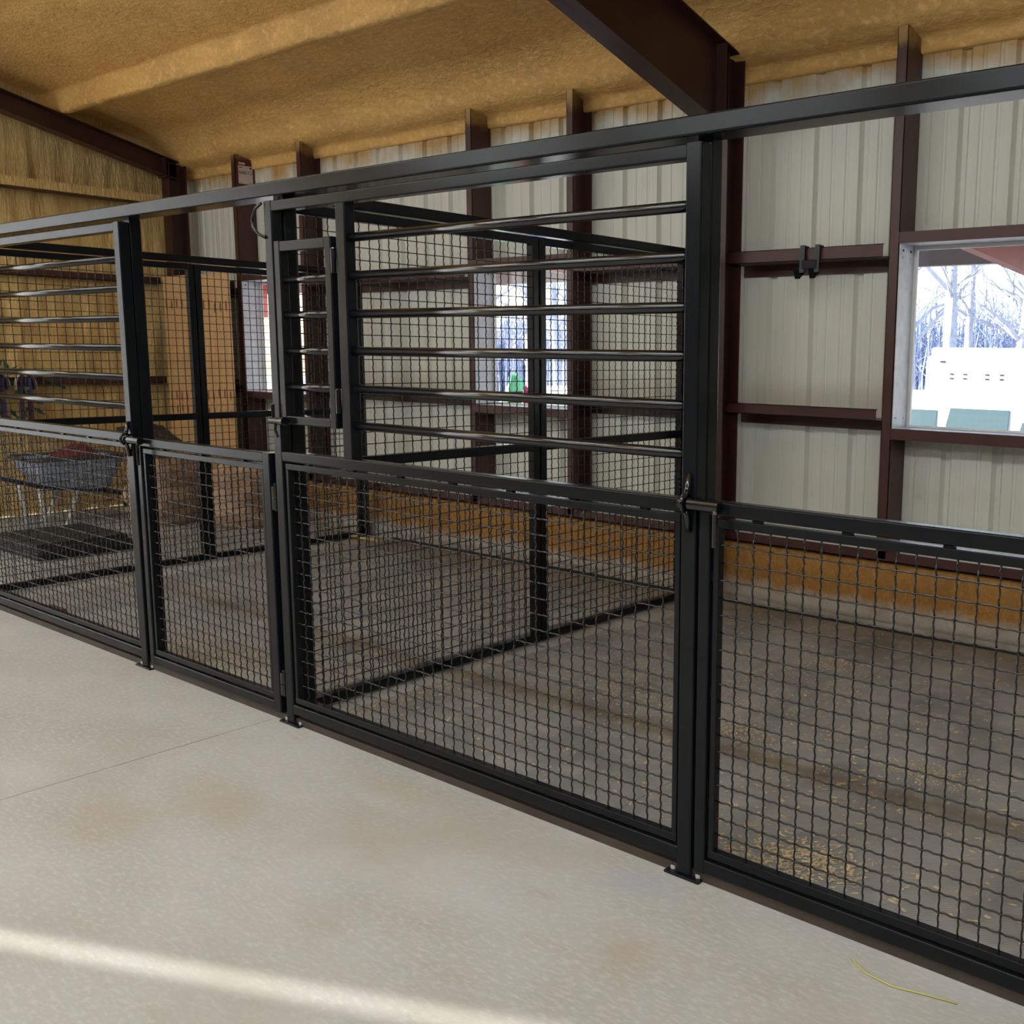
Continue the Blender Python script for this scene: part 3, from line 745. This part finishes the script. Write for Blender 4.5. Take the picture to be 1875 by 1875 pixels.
# ------------------------------------------------------------------ knotty boards standing in the far corner
def pine():
    m, n, b = mat_base('knotty_pine')
    tc = add(n, 'ShaderNodeTexCoord'); P = tc.outputs['Object']
    oi = add(n, 'ShaderNodeObjectInfo')
    g = noise_ramp(n, mapping(n, P, (18, 4, 0.8)), 2, 0.35, 0.7)
    c = mixc(n, g, (0.52, 0.30, 0.135), (0.68, 0.43, 0.21))
    sp = add(n, 'ShaderNodeSeparateXYZ'); n.links.new(P, sp.inputs[0])
    last = c
    for zc, k in ((1.98, 0.06), (1.17, -0.07), (0.95, 0.05)):
        zz = add(n, 'ShaderNodeMath', operation='MULTIPLY_ADD'); zz.inputs[1].default_value = k; zz.inputs[2].default_value = zc; n.links.new(oi.outputs['Random'], zz.inputs[0])
        dz = add(n, 'ShaderNodeMath', operation='SUBTRACT'); n.links.new(sp.outputs['Z'], dz.inputs[0]); n.links.new(zz.outputs[0], dz.inputs[1])
        cb2 = add(n, 'ShaderNodeCombineXYZ'); 
        mx = add(n, 'ShaderNodeMath', operation='MULTIPLY'); mx.inputs[1].default_value = 62; n.links.new(sp.outputs['X'], mx.inputs[0])
        mz = add(n, 'ShaderNodeMath', operation='MULTIPLY'); mz.inputs[1].default_value = 20; n.links.new(dz.outputs[0], mz.inputs[0])
        n.links.new(mx.outputs[0], cb2.inputs[0]); n.links.new(mz.outputs[0], cb2.inputs[2])
        ln = add(n, 'ShaderNodeVectorMath', operation='LENGTH'); n.links.new(cb2.outputs[0], ln.inputs[0])
        mr = add(n, 'ShaderNodeMapRange'); mr.inputs[1].default_value = 1.3; mr.inputs[2].default_value = 0.7; n.links.new(ln.outputs['Value'], mr.inputs[0])
        last = mixc(n, mr.outputs[0], last, (0.16, 0.055, 0.02))
    n.links.new(last, b.inputs['Base Color']); b.inputs['Roughness'].default_value = 0.55
    return m
PINE = pine()
wb = thing('pine_boarding', (-6.43, 2.93, 0), 'orange knotty pine boarding standing in the far corner', 'boarding')
for i in range(12):
    xx = -7.02+i*0.101
    me = MB().rbox(-0.0495, 0.0495, -0.011, 0.011, 0.02, 2.30, 0.003)
    o = me.obj('plank', PINE, None); o.parent = wb; o.location = (xx+0.05-wb.location.x, 0.0, 0.0)

# ------------------------------------------------------------------ feed bags
BAG = [simple('kraft_bag', (0.46, 0.31, 0.21), 0.65, var=0.25, scale=9, bump=0.5, bscale=14), simple('tan_bag', (0.50, 0.36, 0.18), 0.65, var=0.2, scale=9, bump=0.5, bscale=14)]
def sack(c, hx, hy, H, rot, mat, label, seed):
    mb = MB(); nu, nv = 28, 18; rings = []
    for i in range(nv+1):
        t = i/nv; z = H*t
        k = (0.90+0.13*math.sin(math.pi*min(1, t*1.15))) if t < 0.86 else (0.97-2.6*(t-0.86))
        ring = []
        for j in range(nu):
            a = 2*math.pi*j/nu; cx, sy = math.cos(a), math.sin(a)
            px = math.copysign(abs(cx)**0.7, cx)*hx*k; py = math.copysign(abs(sy)**0.7, sy)*hy*(k if t < 0.9 else k*0.8)
            fold = -0.028*max(0, math.cos(2*math.pi*(t*3.1+0.15*math.sin(a*2+seed))))**4+0.03*mnoise.noise(Vector((cx*2+seed, sy*2, t*6)))+0.012*mnoise.noise(Vector((cx*6+seed, sy*6, t*16)))
            r = 1+fold/hx; qx, qy = px*r, py*r
            ring.append((qx*math.cos(rot)-qy*math.sin(rot), qx*math.sin(rot)+qy*math.cos(rot), z+0.02*mnoise.noise(Vector((cx*3+seed, sy*3, 2)))*(t > 0.3)))
        rings.append(ring)
    mb.quadstrip(rings, True, True); o = mb.obj('feed_sack', mat, None, smooth=True); o.location = c; tag(o, label, 'sack', 'crumpled feed sacks in the far stall'); return o
sack((-5.80, 2.20, 0.0195), 0.27, 0.30, 0.60, 0.3, BAG[0], 'crumpled brown feed sack nearest the wheelbarrow', 1.0)
sack((-5.15, 2.60, 0.0195), 0.29, 0.27, 0.56, 0.6, BAG[0], 'crumpled brown feed sack behind the narrow gate, farthest right', 7.0)
sack((-5.72, 2.73, 0.0195), 0.22, 0.17, 0.55, 0.1, BAG[1], 'crumpled tan feed sack between and behind the two brown sacks', 13.0)
# black tarp thrown over the left stack
mb = MB(); rings = []
for i in range(13):
    u = i/12; ring = []
    for j in range(9):
        v = j/8-0.5
        z = 0.66+0.20*(1-u)**1.6+0.03*mnoise.noise(Vector((u*5, v*6, 2)))-0.10*abs(v)**2+(0.05 if u > 0.8 else 0)
        ring.append((-6.35+0.72*u+0.03*mnoise.noise(Vector((u*4, v*4, 7))), 2.28+v*0.42, z))
    rings.append(ring)
mb.quadstrip(rings, closed=False)
tp = mb.obj('folded_tarp', RUBBERD, None, smooth=True); tag(tp, 'crumpled black tarp heaped over the feed sack by the wheelbarrow', 'tarp')
sm = tp.modifiers.new('thickness', 'SOLIDIFY'); sm.thickness = 0.03

# ------------------------------------------------------------------ wheelbarrow
TUB = simple('blue_grey_tub', (0.30, 0.34, 0.44), 0.45, var=0.15)
TUBD = simple('dark_tub_rim', (0.06, 0.055, 0.06), 0.5)
NAVY = simple('navy_frame', (0.02, 0.022, 0.05), 0.4)
wbx, wby = -6.40, 1.66
wh = thing('wheelbarrow', (wbx, wby, 0), 'blue grey wheelbarrow with dark rim beyond the left mesh partition', 'wheelbarrow')
mb = MB()
def rr(cx, cy, hx, hy, z, n=5, r=0.09):
    out = []
    for sx, sy, st in ((1, 1, 0), (-1, 1, 90), (-1, -1, 180), (1, -1, 270)):
        for k in range(n+1):
            t = math.radians(st+90*k/n); out.append((cx+sx*(hx-r)+r*math.cos(t), cy+sy*(hy-r)+r*math.sin(t), z))
    return out
mb.quadstrip([rr(wbx, wby+0.03, 0.20, 0.24, 0.335), rr(wbx, wby, 0.27, 0.34, 0.50), rr(wbx, wby, 0.30, 0.385, 0.62), rr(wbx, wby, 0.285, 0.37, 0.615), rr(wbx, wby, 0.25, 0.32, 0.50), rr(wbx, wby+0.03, 0.19, 0.23, 0.355)], True, True)
mb.obj('tub', TUB, wh, smooth=False)
mb = MB(); ring = rr(wbx, wby, 0.305, 0.39, 0.625); mb.tube([Vector(p) for p in ring]+[Vector(ring[0])], 0.016, 8); mb.obj('rim', TUBD, wh, smooth=True)
for s in (-1, 1):
    MB().tube([(wbx+s*0.10, wby+0.62, 0.20), (wbx+s*0.17, wby+0.2, 0.31), (wbx+s*0.22, wby-0.35, 0.40), (wbx+s*0.29, wby-0.80, 0.56)], 0.019, 8).obj('handle', NAVY, wh, smooth=True)
    MB().tube([(wbx+s*0.19, wby-0.02, 0.33), (wbx+s*0.21, wby-0.14, 0.035), (wbx+s*0.20, wby-0.30, 0.035), (wbx+s*0.21, wby-0.34, 0.38)], 0.015, 8).obj('leg', GALV, wh, smooth=True)
mb = MB(); mb.tube([(wbx, wby+0.62+0.145*math.cos(t), 0.2015+0.145*math.sin(t)) for t in np.linspace(0, 2*math.pi, 25)], 0.035, 10); wheel = sub(mb.obj('wheel', RUBBERD, wh, smooth=True), wh)
MB().tube([(wbx-0.10, wby+0.62, 0.195), (wbx+0.10, wby+0.62, 0.195)], 0.03, 10).obj('hub', GALV, wheel)
REDC = simple('red_cloth', (0.16, 0.012, 0.016), 0.7, var=0.3, scale=20)
mb = MB(); rings = []
for i in range(9):
    ring = []
    for j in range(16):
        t = 2*math.pi*j/16; r = i/8*0.17*(1+0.25*mnoise.noise(Vector((math.cos(t)*2, math.sin(t)*2, i*0.3))))
        ring.append((wbx+0.02+r*math.cos(t), wby+0.06+1.3*r*math.sin(t), 0.725-0.12*(i/8)**2+0.025*mnoise.noise(Vector((r*20, t*2, 3)))))
    rings.append(ring)
mb.quadstrip(rings, True); rc = mb.obj('red_cloth', REDC, None, smooth=True); tag(rc, 'crumpled red cloth lying in the wheelbarrow', 'cloth')
mb = MB(); mb.sphere((wbx, wby, 0.50), 0.235, 0.30, 0.10, 16, 8); fl = mb.obj('soil_heap', simple('dark_soil', (0.035, 0.028, 0.022), 0.9, bump=0.6), None, smooth=True); tag(fl, 'dark soil heap filling the wheelbarrow under the red cloth', 'soil')

# stack of spare mats
SPW = ['lowest', 'second lowest', 'second highest', 'uppermost']
for i in range(4):
    o = MB().rbox(-5.55+0.02*(i % 2), -4.75+0.02*(i % 3), 0.72, 1.42-0.015*i, 0.020+0.032*i, 0.050+0.032*i, 0.008).obj('spare_mat', RUBBERD, None)
    tag(o, 'black spare rubber mat in the low pile by the wheelbarrow, %s' % SPW[i], 'mat', 'pile of spare mats')

# ------------------------------------------------------------------ flower swag on the foam wall
LEAF = simple('swag_leaf', (0.05, 0.11, 0.06), 0.5, var=0.4, scale=20); PURP = simple('purple_ribbon', (0.055, 0.035, 0.10), 0.5); PALE = simple('pale_ribbon', (0.55, 0.52, 0.50), 0.5)
sw = thing('flower_swag', (-7.10, 1.45, 1.15), 'green leaf swag with purple and white ribbon on the foam end wall', 'wreath')
mb = MB()
mb.tube([(-7.12, 1.25, 1.32), (-7.10, 1.45, 1.36), (-7.12, 1.75, 1.32), (-7.14, 1.98, 1.20)], 0.012, 6); mb.obj('stem', LEAF, sw, smooth=True)
for i in range(60):
    a = random.uniform(-0.5, 6.6); rr0 = random.uniform(0.08, 0.30); cy = 1.42+rr0*math.cos(a); cz = 1.15+rr0*0.9*math.sin(a)
    L = random.uniform(0.07, 0.14); dirv = Vector((random.uniform(-0.1, 0.5), math.cos(a+random.uniform(-0.7, 0.7)), math.sin(a+random.uniform(-0.7, 0.7)))).normalized(); sd2 = dirv.cross(Vector((1, 0, 0.2))).normalized()*0.022
    c0 = Vector((-7.12+random.uniform(0, 0.1), cy, cz)); m2 = MB()
    p = [c0, c0+dirv*L*0.4+sd2, c0+dirv*L, c0+dirv*L*0.4-sd2]; th2 = Vector((0.004, 0, 0))
    m2.hexa([q for q in p]+[q+th2 for q in p]); m2.obj('leaf', LEAF, sw)
for (cy, w0, mt) in ((1.60, 0.0, PURP), (1.38, 0.0, PURP)):
    mb = MB()
    for ro, rm in ((0.055, 0.10),):
        rings = []
        for k in range(19):
            t = math.pi*k/18; y = cy+ro*math.cos(t); z = 1.20+0.14*math.sin(t)
            rings.append([(-7.05, y, z), (-6.98, y, z), (-6.98, y*1.0+0.004, z+0.004), (-7.05, y+0.004, z+0.004)])
        mb.quadstrip(rings, True)
        mb.box(-7.05, -6.98, cy-0.05, cy-0.04, 0.92, 1.22); mb.box(-7.04, -6.97, cy+0.01, cy+0.03, 0.90, 1.30)
    mb.obj('ribbon', mt, sw)
    mb = MB(); rings = []
    for k in range(19):
        t = math.pi*k/18; y = cy+0.085*math.cos(t); z = 1.20+0.17*math.sin(t)
        rings.append([(-7.06, y, z), (-7.0, y, z), (-7.0, y+0.004, z+0.004), (-7.06, y+0.004, z+0.004)])
    mb.quadstrip(rings, True); mb.obj('ribbon_edge', PALE, sw)

# ------------------------------------------------------------------ double hook on the wall girt
hk = thing('double_hook', (0.34, 3.08, 2.06), 'black double saddle hook hung over the dark red wall girt', 'hook')
for xx in (0.290, 0.390):
    mb = MB()
    for seg in (((3.125, 2.215), (3.125, 2.246)), ((3.125, 2.246), (3.086, 2.246)), ((3.086, 2.25), (3.078, 2.09)), ((3.078, 2.09), (3.030, 2.060)), ((3.030, 2.060), (3.012, 2.105))):
        (ya, za), (yb, zb2) = seg; dv = Vector((0, yb-ya, zb2-za)).normalized(); nv2 = Vector((0, -dv.z, dv.y))*0.005
        A = Vector((0, ya, za))-dv*0.004; Bq = Vector((0, yb, zb2))+dv*0.004
        pts = []
        for sx in (xx-0.016, xx+0.016):
            for q in (A-nv2, Bq-nv2, Bq+nv2, A+nv2): pts.append((sx, q.y, q.z))
        mb.hexa(pts)
    mb.obj('hook_arm', BLACK, hk)
MB().rbox(0.29, 0.39, 3.072, 3.082, 2.115, 2.165, 0.003).obj('cross_plate', BLACK, hk)

# ------------------------------------------------------------------ printed tag on a stud (hung upside down)
PAPER = simple('tag_paper', (0.62, 0.52, 0.50), 0.6); INK = simple('tag_ink', (0.02, 0.015, 0.015), 0.6); TAGR = simple('tag_border', (0.10, 0.015, 0.02), 0.5)
tg = thing('paper_tag', (-5.89, 3.20, 3.10), 'pale paper tag with dark red border stuck upside down on a stud', 'tag')
MB().box(-5.896, -5.894, 3.108, 3.292, 3.120, 3.345).obj('backing', TAGR, tg)
MB().box(-5.894, -5.892, 3.130, 3.275, 3.140, 3.305).obj('paper', PAPER, tg)
MB().box(-5.894, -5.892, 3.135, 3.200, 3.315, 3.334).obj('paper_strip', PAPER, tg)
tcu = bpy.data.curves.new('print', 'FONT'); tcu.body = 'C17899'; tcu.size = 0.042; tcu.align_x = 'CENTER'; tcu.extrude = 0.0004
tob = bpy.data.objects.new('print_tmp', tcu); COL.objects.link(tob)
bpy.context.view_layer.update()
tme = bpy.data.meshes.new_from_object(tob.evaluated_get(bpy.context.evaluated_depsgraph_get()))
bpy.data.objects.remove(tob)
tme.materials.clear(); tme.materials.append(INK)
# local x -> -y (upside down), local y -> -z, local z -> +x
tme.transform(Matrix(((0, 0, 1, 0), (-1, 0, 0, 0), (0, -1, 0, 0), (0, 0, 0, 1))))
to = bpy.data.objects.new('print', tme); COL.objects.link(to); to.parent = tg; to.location = (-5.8914+5.89, 0.003, 0.158)
for (a, b2, c2, e2) in ((3.285, 3.292, 3.14, 3.17), (3.280, 3.296, 3.245, 3.265), (3.150, 3.154, 3.14, 3.16), (3.150, 3.154, 3.235, 3.255)):
    MB().box(-5.892, -5.8915, c2, e2, a, b2).obj('print', INK, tg)

# small odds and ends
sw2 = MB().rbox(-4.02, -3.55, 2.83, 2.87, 0.0195, 0.040, 0.003); o = sw2.obj('wood_offcut', simple('pale_offcut', (0.62, 0.47, 0.22), 0.6), None); tag(o, 'pale yellow wood offcut on the floor by the back wall', 'offcut')
bk = MB().rbox(-3.20, -3.02, 0.14, 0.20, 0.020, 0.045, 0.004); o = bk.obj('wood_block', simple('brown_block', (0.10, 0.055, 0.04), 0.7), None); tag(o, 'small brown block on the mat behind the left panel', 'block')
mb = MB(); mb.tube([(2.36, -0.075, 0.004), (2.42, -0.11, 0.004), (2.50, -0.12, 0.004), (2.58, -0.10, 0.004), (2.66, -0.085, 0.004)], 0.0025, 6); o = mb.obj('twine', simple('yellow_twine', (0.55, 0.50, 0.18), 0.6), None, smooth=True); tag(o, 'short yellow twine lying on the concrete by the wide gate', 'twine')

# ------------------------------------------------------------------ outside: ground, porch, vehicles, trees
GRAV = simple('pale_gravel', (0.45, 0.42, 0.38), 0.9, var=0.15, scale=1.5)
GZ = -0.75
mb = MB(); mb.hexa([(-90, 6.9, -0.9), (90, 6.9, -0.9), (90, 120, -0.9), (-90, 120, -0.9), (-90, 6.9, GZ), (90, 6.9, GZ), (90, 120, GZ), (-90, 120, GZ)])
mb.hexa([(-12, YB+0.06, -0.9), (12, YB+0.06, -0.9), (12, 7.2, -0.9), (-12, 7.2, -0.9), (-12, YB+0.06, -0.05), (12, YB+0.06, -0.05), (12, 7.2, GZ+0.01), (-12, 7.2, GZ+0.01)])
mb.box(-90, -12, -60, 6.9, -0.9, GZ); mb.box(12, 90, -60, 6.9, -0.9, GZ); mb.box(-12, 12, -60, YF-0.1, -0.9, GZ+0.3); mb.box(-12, XL-0.2, YF-0.1, 6.9, -0.9, -0.2)
gr = mb.obj('ground', GRAV, None); tag(gr, 'pale gravel yard outside the windows', 'ground', kind='structure')
pc = thing('porch', (-1, 5, -0.05), 'red steel porch roof outside the windows', 'porch')
GREY = simple('porch_grey', (0.22, 0.19, 0.20), 0.5)
MB().box(-11, 11, 6.45, 6.55, 2.41, 2.60).obj('eave_beam', GREY, pc)
MB().box(-11, 11, 5.0, 5.06, 2.62, 2.78).obj('purlin', RED, pc)
MB().hexa([(-11.3, YB+0.08, 3.05), (11.3, YB+0.08, 3.05), (11.3, 6.8, 2.64), (-11.3, 6.8, 2.64), (-11.3, YB+0.08, 3.08), (11.3, YB+0.08, 3.08), (11.3, 6.8, 2.67), (-11.3, 6.8, 2.67)]).obj('roof_sheet', WHITE, pc)
for xx in (-10.9, -2.38, 1.10, 4.6, 8.1):
    MB().hexa([(xx-0.07, YB+0.09, 2.27), (xx, YB+0.09, 2.27), (xx, 6.44, 2.06), (xx-0.07, 6.44, 2.06), (xx-0.07, YB+0.09, 2.98), (xx, YB+0.09, 2.98), (xx, 6.44, 2.60), (xx-0.07, 6.44, 2.60)]).obj('rafter', RED, pc)
for xx in (-9.33, 8.06):
    MB().box(xx-0.06, xx+0.06, 6.43, 6.55, -0.62, 2.41).obj('post', RED, pc)

CARW = simple('white_car_paint', (0.80, 0.80, 0.80), 0.25, coat=0.5); CGL = simple('car_glass', (0.10, 0.16, 0.18), 0.08); TYRE = simple('tyre', (0.03, 0.03, 0.03), 0.7); ALU = simple('trailer_white', (0.82, 0.82, 0.82), 0.4); VENT = simple('vent_dark', (0.03, 0.03, 0.03), 0.6)
def car(loc, label, hs=1.0):
    o = thing('parked_car', loc, label, 'car', 'white cars parked outside')
    X, Y, Z = loc
    prof = [(-2.35, 0.35), (-2.35, 0.82), (-2.15, 0.92), (-1.3, 1.02), (-0.75, 1.55), (-0.4, 1.68), (1.2, 1.70), (1.9, 1.55), (2.25, 1.05), (2.35, 0.95), (2.35, 0.40), (1.9, 0.30), (-1.9, 0.30)]
    prof = [(a, 0.3+(b-0.3)*hs) for a, b in prof]; Q = lambda h: Z+0.3+(h-0.3)*hs
    mb = MB(); rings = []
    for yy, k in ((-0.90, 0.0), (-0.84, 1.0), (0.84, 1.0), (0.90, 0.0)):
        rings.append([(X+px*(0.985 if k == 0 else 1), Y+yy*(1-0.16*max(0, pz/hs-0.95)), Z+0.3+(pz-0.3)*(0.985 if k == 0 else 1)) for px, pz in prof])
    mb.quadstrip(rings, True, True); mb.obj('body', CARW, o)
    for s in (-1, 1):
        for (a, b, c, e) in ((-0.72, 0.15, 1.08, 1.55), (0.22, 1.05, 1.08, 1.58), (1.12, 1.75, 1.08, 1.48)):
            yv = Y+s*0.845
            mb = MB(); mb.hexa([(X+a+(-0.25 if a < -0.5 else 0), Y+s*0.87, Q(c)), (X+b+(0.15 if b > 1.5 else 0), Y+s*0.87, Q(c)), (X+b, Y+s*0.79, Q(e)), (X+a+0.1, Y+s*0.79, Q(e)), (X+a+(-0.25 if a < -0.5 else 0), Y+s*0.905, Q(c)), (X+b+(0.15 if b > 1.5 else 0), Y+s*0.905, Q(c)), (X+b, Y+s*0.825, Q(e)), (X+a+0.1, Y+s*0.825, Q(e))])
            mb.obj('side_window', CGL, o)
        for px in (-1.45, 1.45):
            mb = MB(); mb.tube([(X+px, Y+s*0.70, Z+0.33), (X+px, Y+s*0.915, Z+0.33)], 0.33, 20); wv = sub(mb.obj('wheel', TYRE, o), o)
            MB().tube([(X+px, Y+s*0.91, Z+0.33), (X+px, Y+s*0.925, Z+0.33)], 0.2, 16).obj('rim', ALU, wv)
    MB().hexa([(X-1.26, Y-0.7, Q(1.04)), (X-0.78, Y-0.65, Q(1.55)), (X-0.78, Y+0.65, Q(1.55)), (X-1.26, Y+0.7, Q(1.04)), (X-1.30, Y-0.7, Q(1.06)), (X-0.82, Y-0.65, Q(1.57)), (X-0.82, Y+0.65, Q(1.57)), (X-1.30, Y+0.7, Q(1.06))]).obj('windscreen', CGL, o)
    return o
car((-1.75, 10.5, GZ), 'white car parked in front of the white trailer', 1.13)
car((-6.4, 17.0, GZ), 'white car parked behind the left end of the trailer')
car((-11.0, 12.9, GZ), 'white car parked beyond the window behind the mesh divider')
tr = thing('horse_trailer', (0.7, 13.7, GZ), 'long white trailer with small dark vents outside right window', 'trailer')
MB().rbox(-3.05, 4.6, 12.6, 14.8, -0.28, 1.63, 0.12).obj('body', ALU, tr)
MB().rbox(-3.0, 4.55, 12.65, 14.75, 1.60, 1.76, 0.10).obj('roof', ALU, tr)
for xx in (-2.63, -2.42, -2.08, -1.86, -1.5, -1.28, -0.9, -0.68):
    for zz in (1.362, 1.297): MB().rbox(xx-0.028, xx+0.028, 12.585, 12.605, zz-0.012, zz+0.012, 0.004).obj('vent', VENT, tr)
MB().rbox(-1.58, -0.9, 12.58, 12.605, 0.15, 0.80, 0.03).obj('side_window', CGL, tr)
MB().rbox(-2.82, -2.74, 12.585, 12.605, 1.53, 1.56, 0.004).obj('marker_light', VENT, tr)
for xx in (1.2, 2.1):
    for yy in (12.75, 14.45): MB().tube([(xx, yy-0.1, GZ+0.36), (xx, yy+0.2, GZ+0.36)], 0.36, 20).obj('wheel', TYRE, tr)
# coloured things in front of the far white car
def heap(name, c, r, col, label, cat):
    mb = MB(); rings = []
    for i in range(11):
        ph = i/10*math.pi/2; ring = []
        for j in range(20):
            t = 2*math.pi*j/20; k = 1+0.10*mnoise.noise(Vector((math.cos(t)*2, math.sin(t)*2, ph*2+c[0])))
            ring.append((c[0]+r[0]*math.cos(ph)**0.6*math.cos(t)*k, c[1]+r[1]*math.cos(ph)**0.6*math.sin(t)*k, GZ+r[2]*math.sin(ph)*k))
        rings.append(ring)
    mb.quadstrip(rings, True, True); o = mb.obj(name, simple(name+'_col', col, 0.5), None, smooth=True); tag(o, label, cat)
heap('green_tarp_heap', (-9.72, 10.4, 0), (0.27, 0.3, 1.92), (0.02, 0.30, 0.08), 'rounded bright green covered bundle outside, left of the blue one', 'bundle')
heap('blue_tarp_heap', (-9.05, 10.2, 0), (0.19, 0.25, 1.97), (0.02, 0.16, 0.42), 'rounded blue covered bundle outside, right of the green one', 'bundle')
heap('pink_tub', (-8.46, 9.4, 0), (0.10, 0.10, 1.78), (0.65, 0.06, 0.14), 'small pink thing outside between green and blue bundles', 'bundle')

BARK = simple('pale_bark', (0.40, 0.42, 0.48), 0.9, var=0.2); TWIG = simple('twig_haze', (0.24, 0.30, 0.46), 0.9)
def tree(x, y, h, seed, label):
    r = random.Random(seed); o = thing('bare_tree', (x, y, GZ), label, 'tree', 'bare trees behind the yard')
    tb = MB(); br = MB()
    p0 = Vector((x, y, GZ)); pts = [p0]; n = 7; lean = Vector((r.uniform(-0.06, 0.06), r.uniform(-0.06, 0.06), 1))
    for i in range(1, n+1): pts.append(p0+lean*h*i/n+Vector((r.uniform(-.15, .15), r.uniform(-.15, .15), 0))*i/n)
    r0 = 0.10+h*0.012
    tb.tube(pts, [r0*(1-0.85*i/n) for i in range(n+1)], 7)
    def branch(p, dv, L, rad, dep):
        q = p+dv*L; mid = p+dv*L*0.5+Vector((r.uniform(-.1, .1), r.uniform(-.1, .1), r.uniform(0, .12)))*L
        br.tube([p, mid, q], [rad, rad*0.7, rad*0.35], 4, cap=False)
        if dep > 0:
            for k in range(3):
                nd = (dv+Vector((r.uniform(-.8, .8), r.uniform(-.8, .8), r.uniform(-.1, .7)))).normalized()
                branch(p+(q-p)*r.uniform(0.35, 1.0), nd, L*r.uniform(.45, .7), rad*0.5, dep-1)
    for i in range(13):
        t = r.uniform(0.15, 1.0); k = min(n-1, int(t*n)); p = pts[k].lerp(pts[k+1], t*n-k)
        a = r.uniform(0, 6.28); branch(p, Vector((math.cos(a), math.sin(a), r.uniform(0.4, 1.2))).normalized(), h*0.22*(1.25-t), r0*0.35*(1.1-t)+0.012, 2)
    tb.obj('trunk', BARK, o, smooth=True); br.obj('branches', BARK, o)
TC = [(-8.9, 25, 9.5), (-8.2, 27.5, 7.5), (-7.3, 24, 11), (-6.5, 28, 9), (-6.0, 25, 8), (-5.2, 29, 10), (-4.5, 26, 9.5), (-3.4, 28, 8.5)]
OW = ['leftmost', 'second from left', 'third from left', 'fourth from left', 'fourth from right', 'third from right', 'second from right', 'rightmost']
for i, (xx, yy, hh) in enumerate(TC): tree(xx, yy, hh, 100+i, 'bare tree behind the white trailer, %s of eight' % OW[i])
TB = [(-31, 27, 9), (-29, 30, 8), (-27.5, 26, 10), (-26, 29, 8.5), (-24.5, 27, 9.5), (-22.5, 30, 9)]
for i, (xx, yy, hh) in enumerate(TB): tree(xx, yy, hh, 200+i, 'bare tree beyond the green bundle, %s of six' % (OW[:3]+OW[5:])[i])
mb = MB()
for (xa, xb, cnt) in ((-14, 3, 1500), (-40, -14, 1500)):
    for i in range(cnt):
        xx = random.uniform(xa, xb); yy = random.uniform(31, 36); hh = random.uniform(1.6, 4.6); p = Vector((xx, yy, GZ))
        q = p+Vector((random.uniform(-.5, .5), random.uniform(-.4, .4), hh)); mb.tube([p, p.lerp(q, .5)+Vector((random.uniform(-.2, .2), 0, 0)), q], [0.05, 0.035, 0.012], 3, cap=False)
        for k in range(4):
            s0 = p.lerp(q, random.uniform(.3, .95)); mb.tube([s0, s0+Vector((random.uniform(-.7, .7), random.uniform(-.3, .3), random.uniform(.1, .7)))], [0.022, 0.008], 3, cap=False)
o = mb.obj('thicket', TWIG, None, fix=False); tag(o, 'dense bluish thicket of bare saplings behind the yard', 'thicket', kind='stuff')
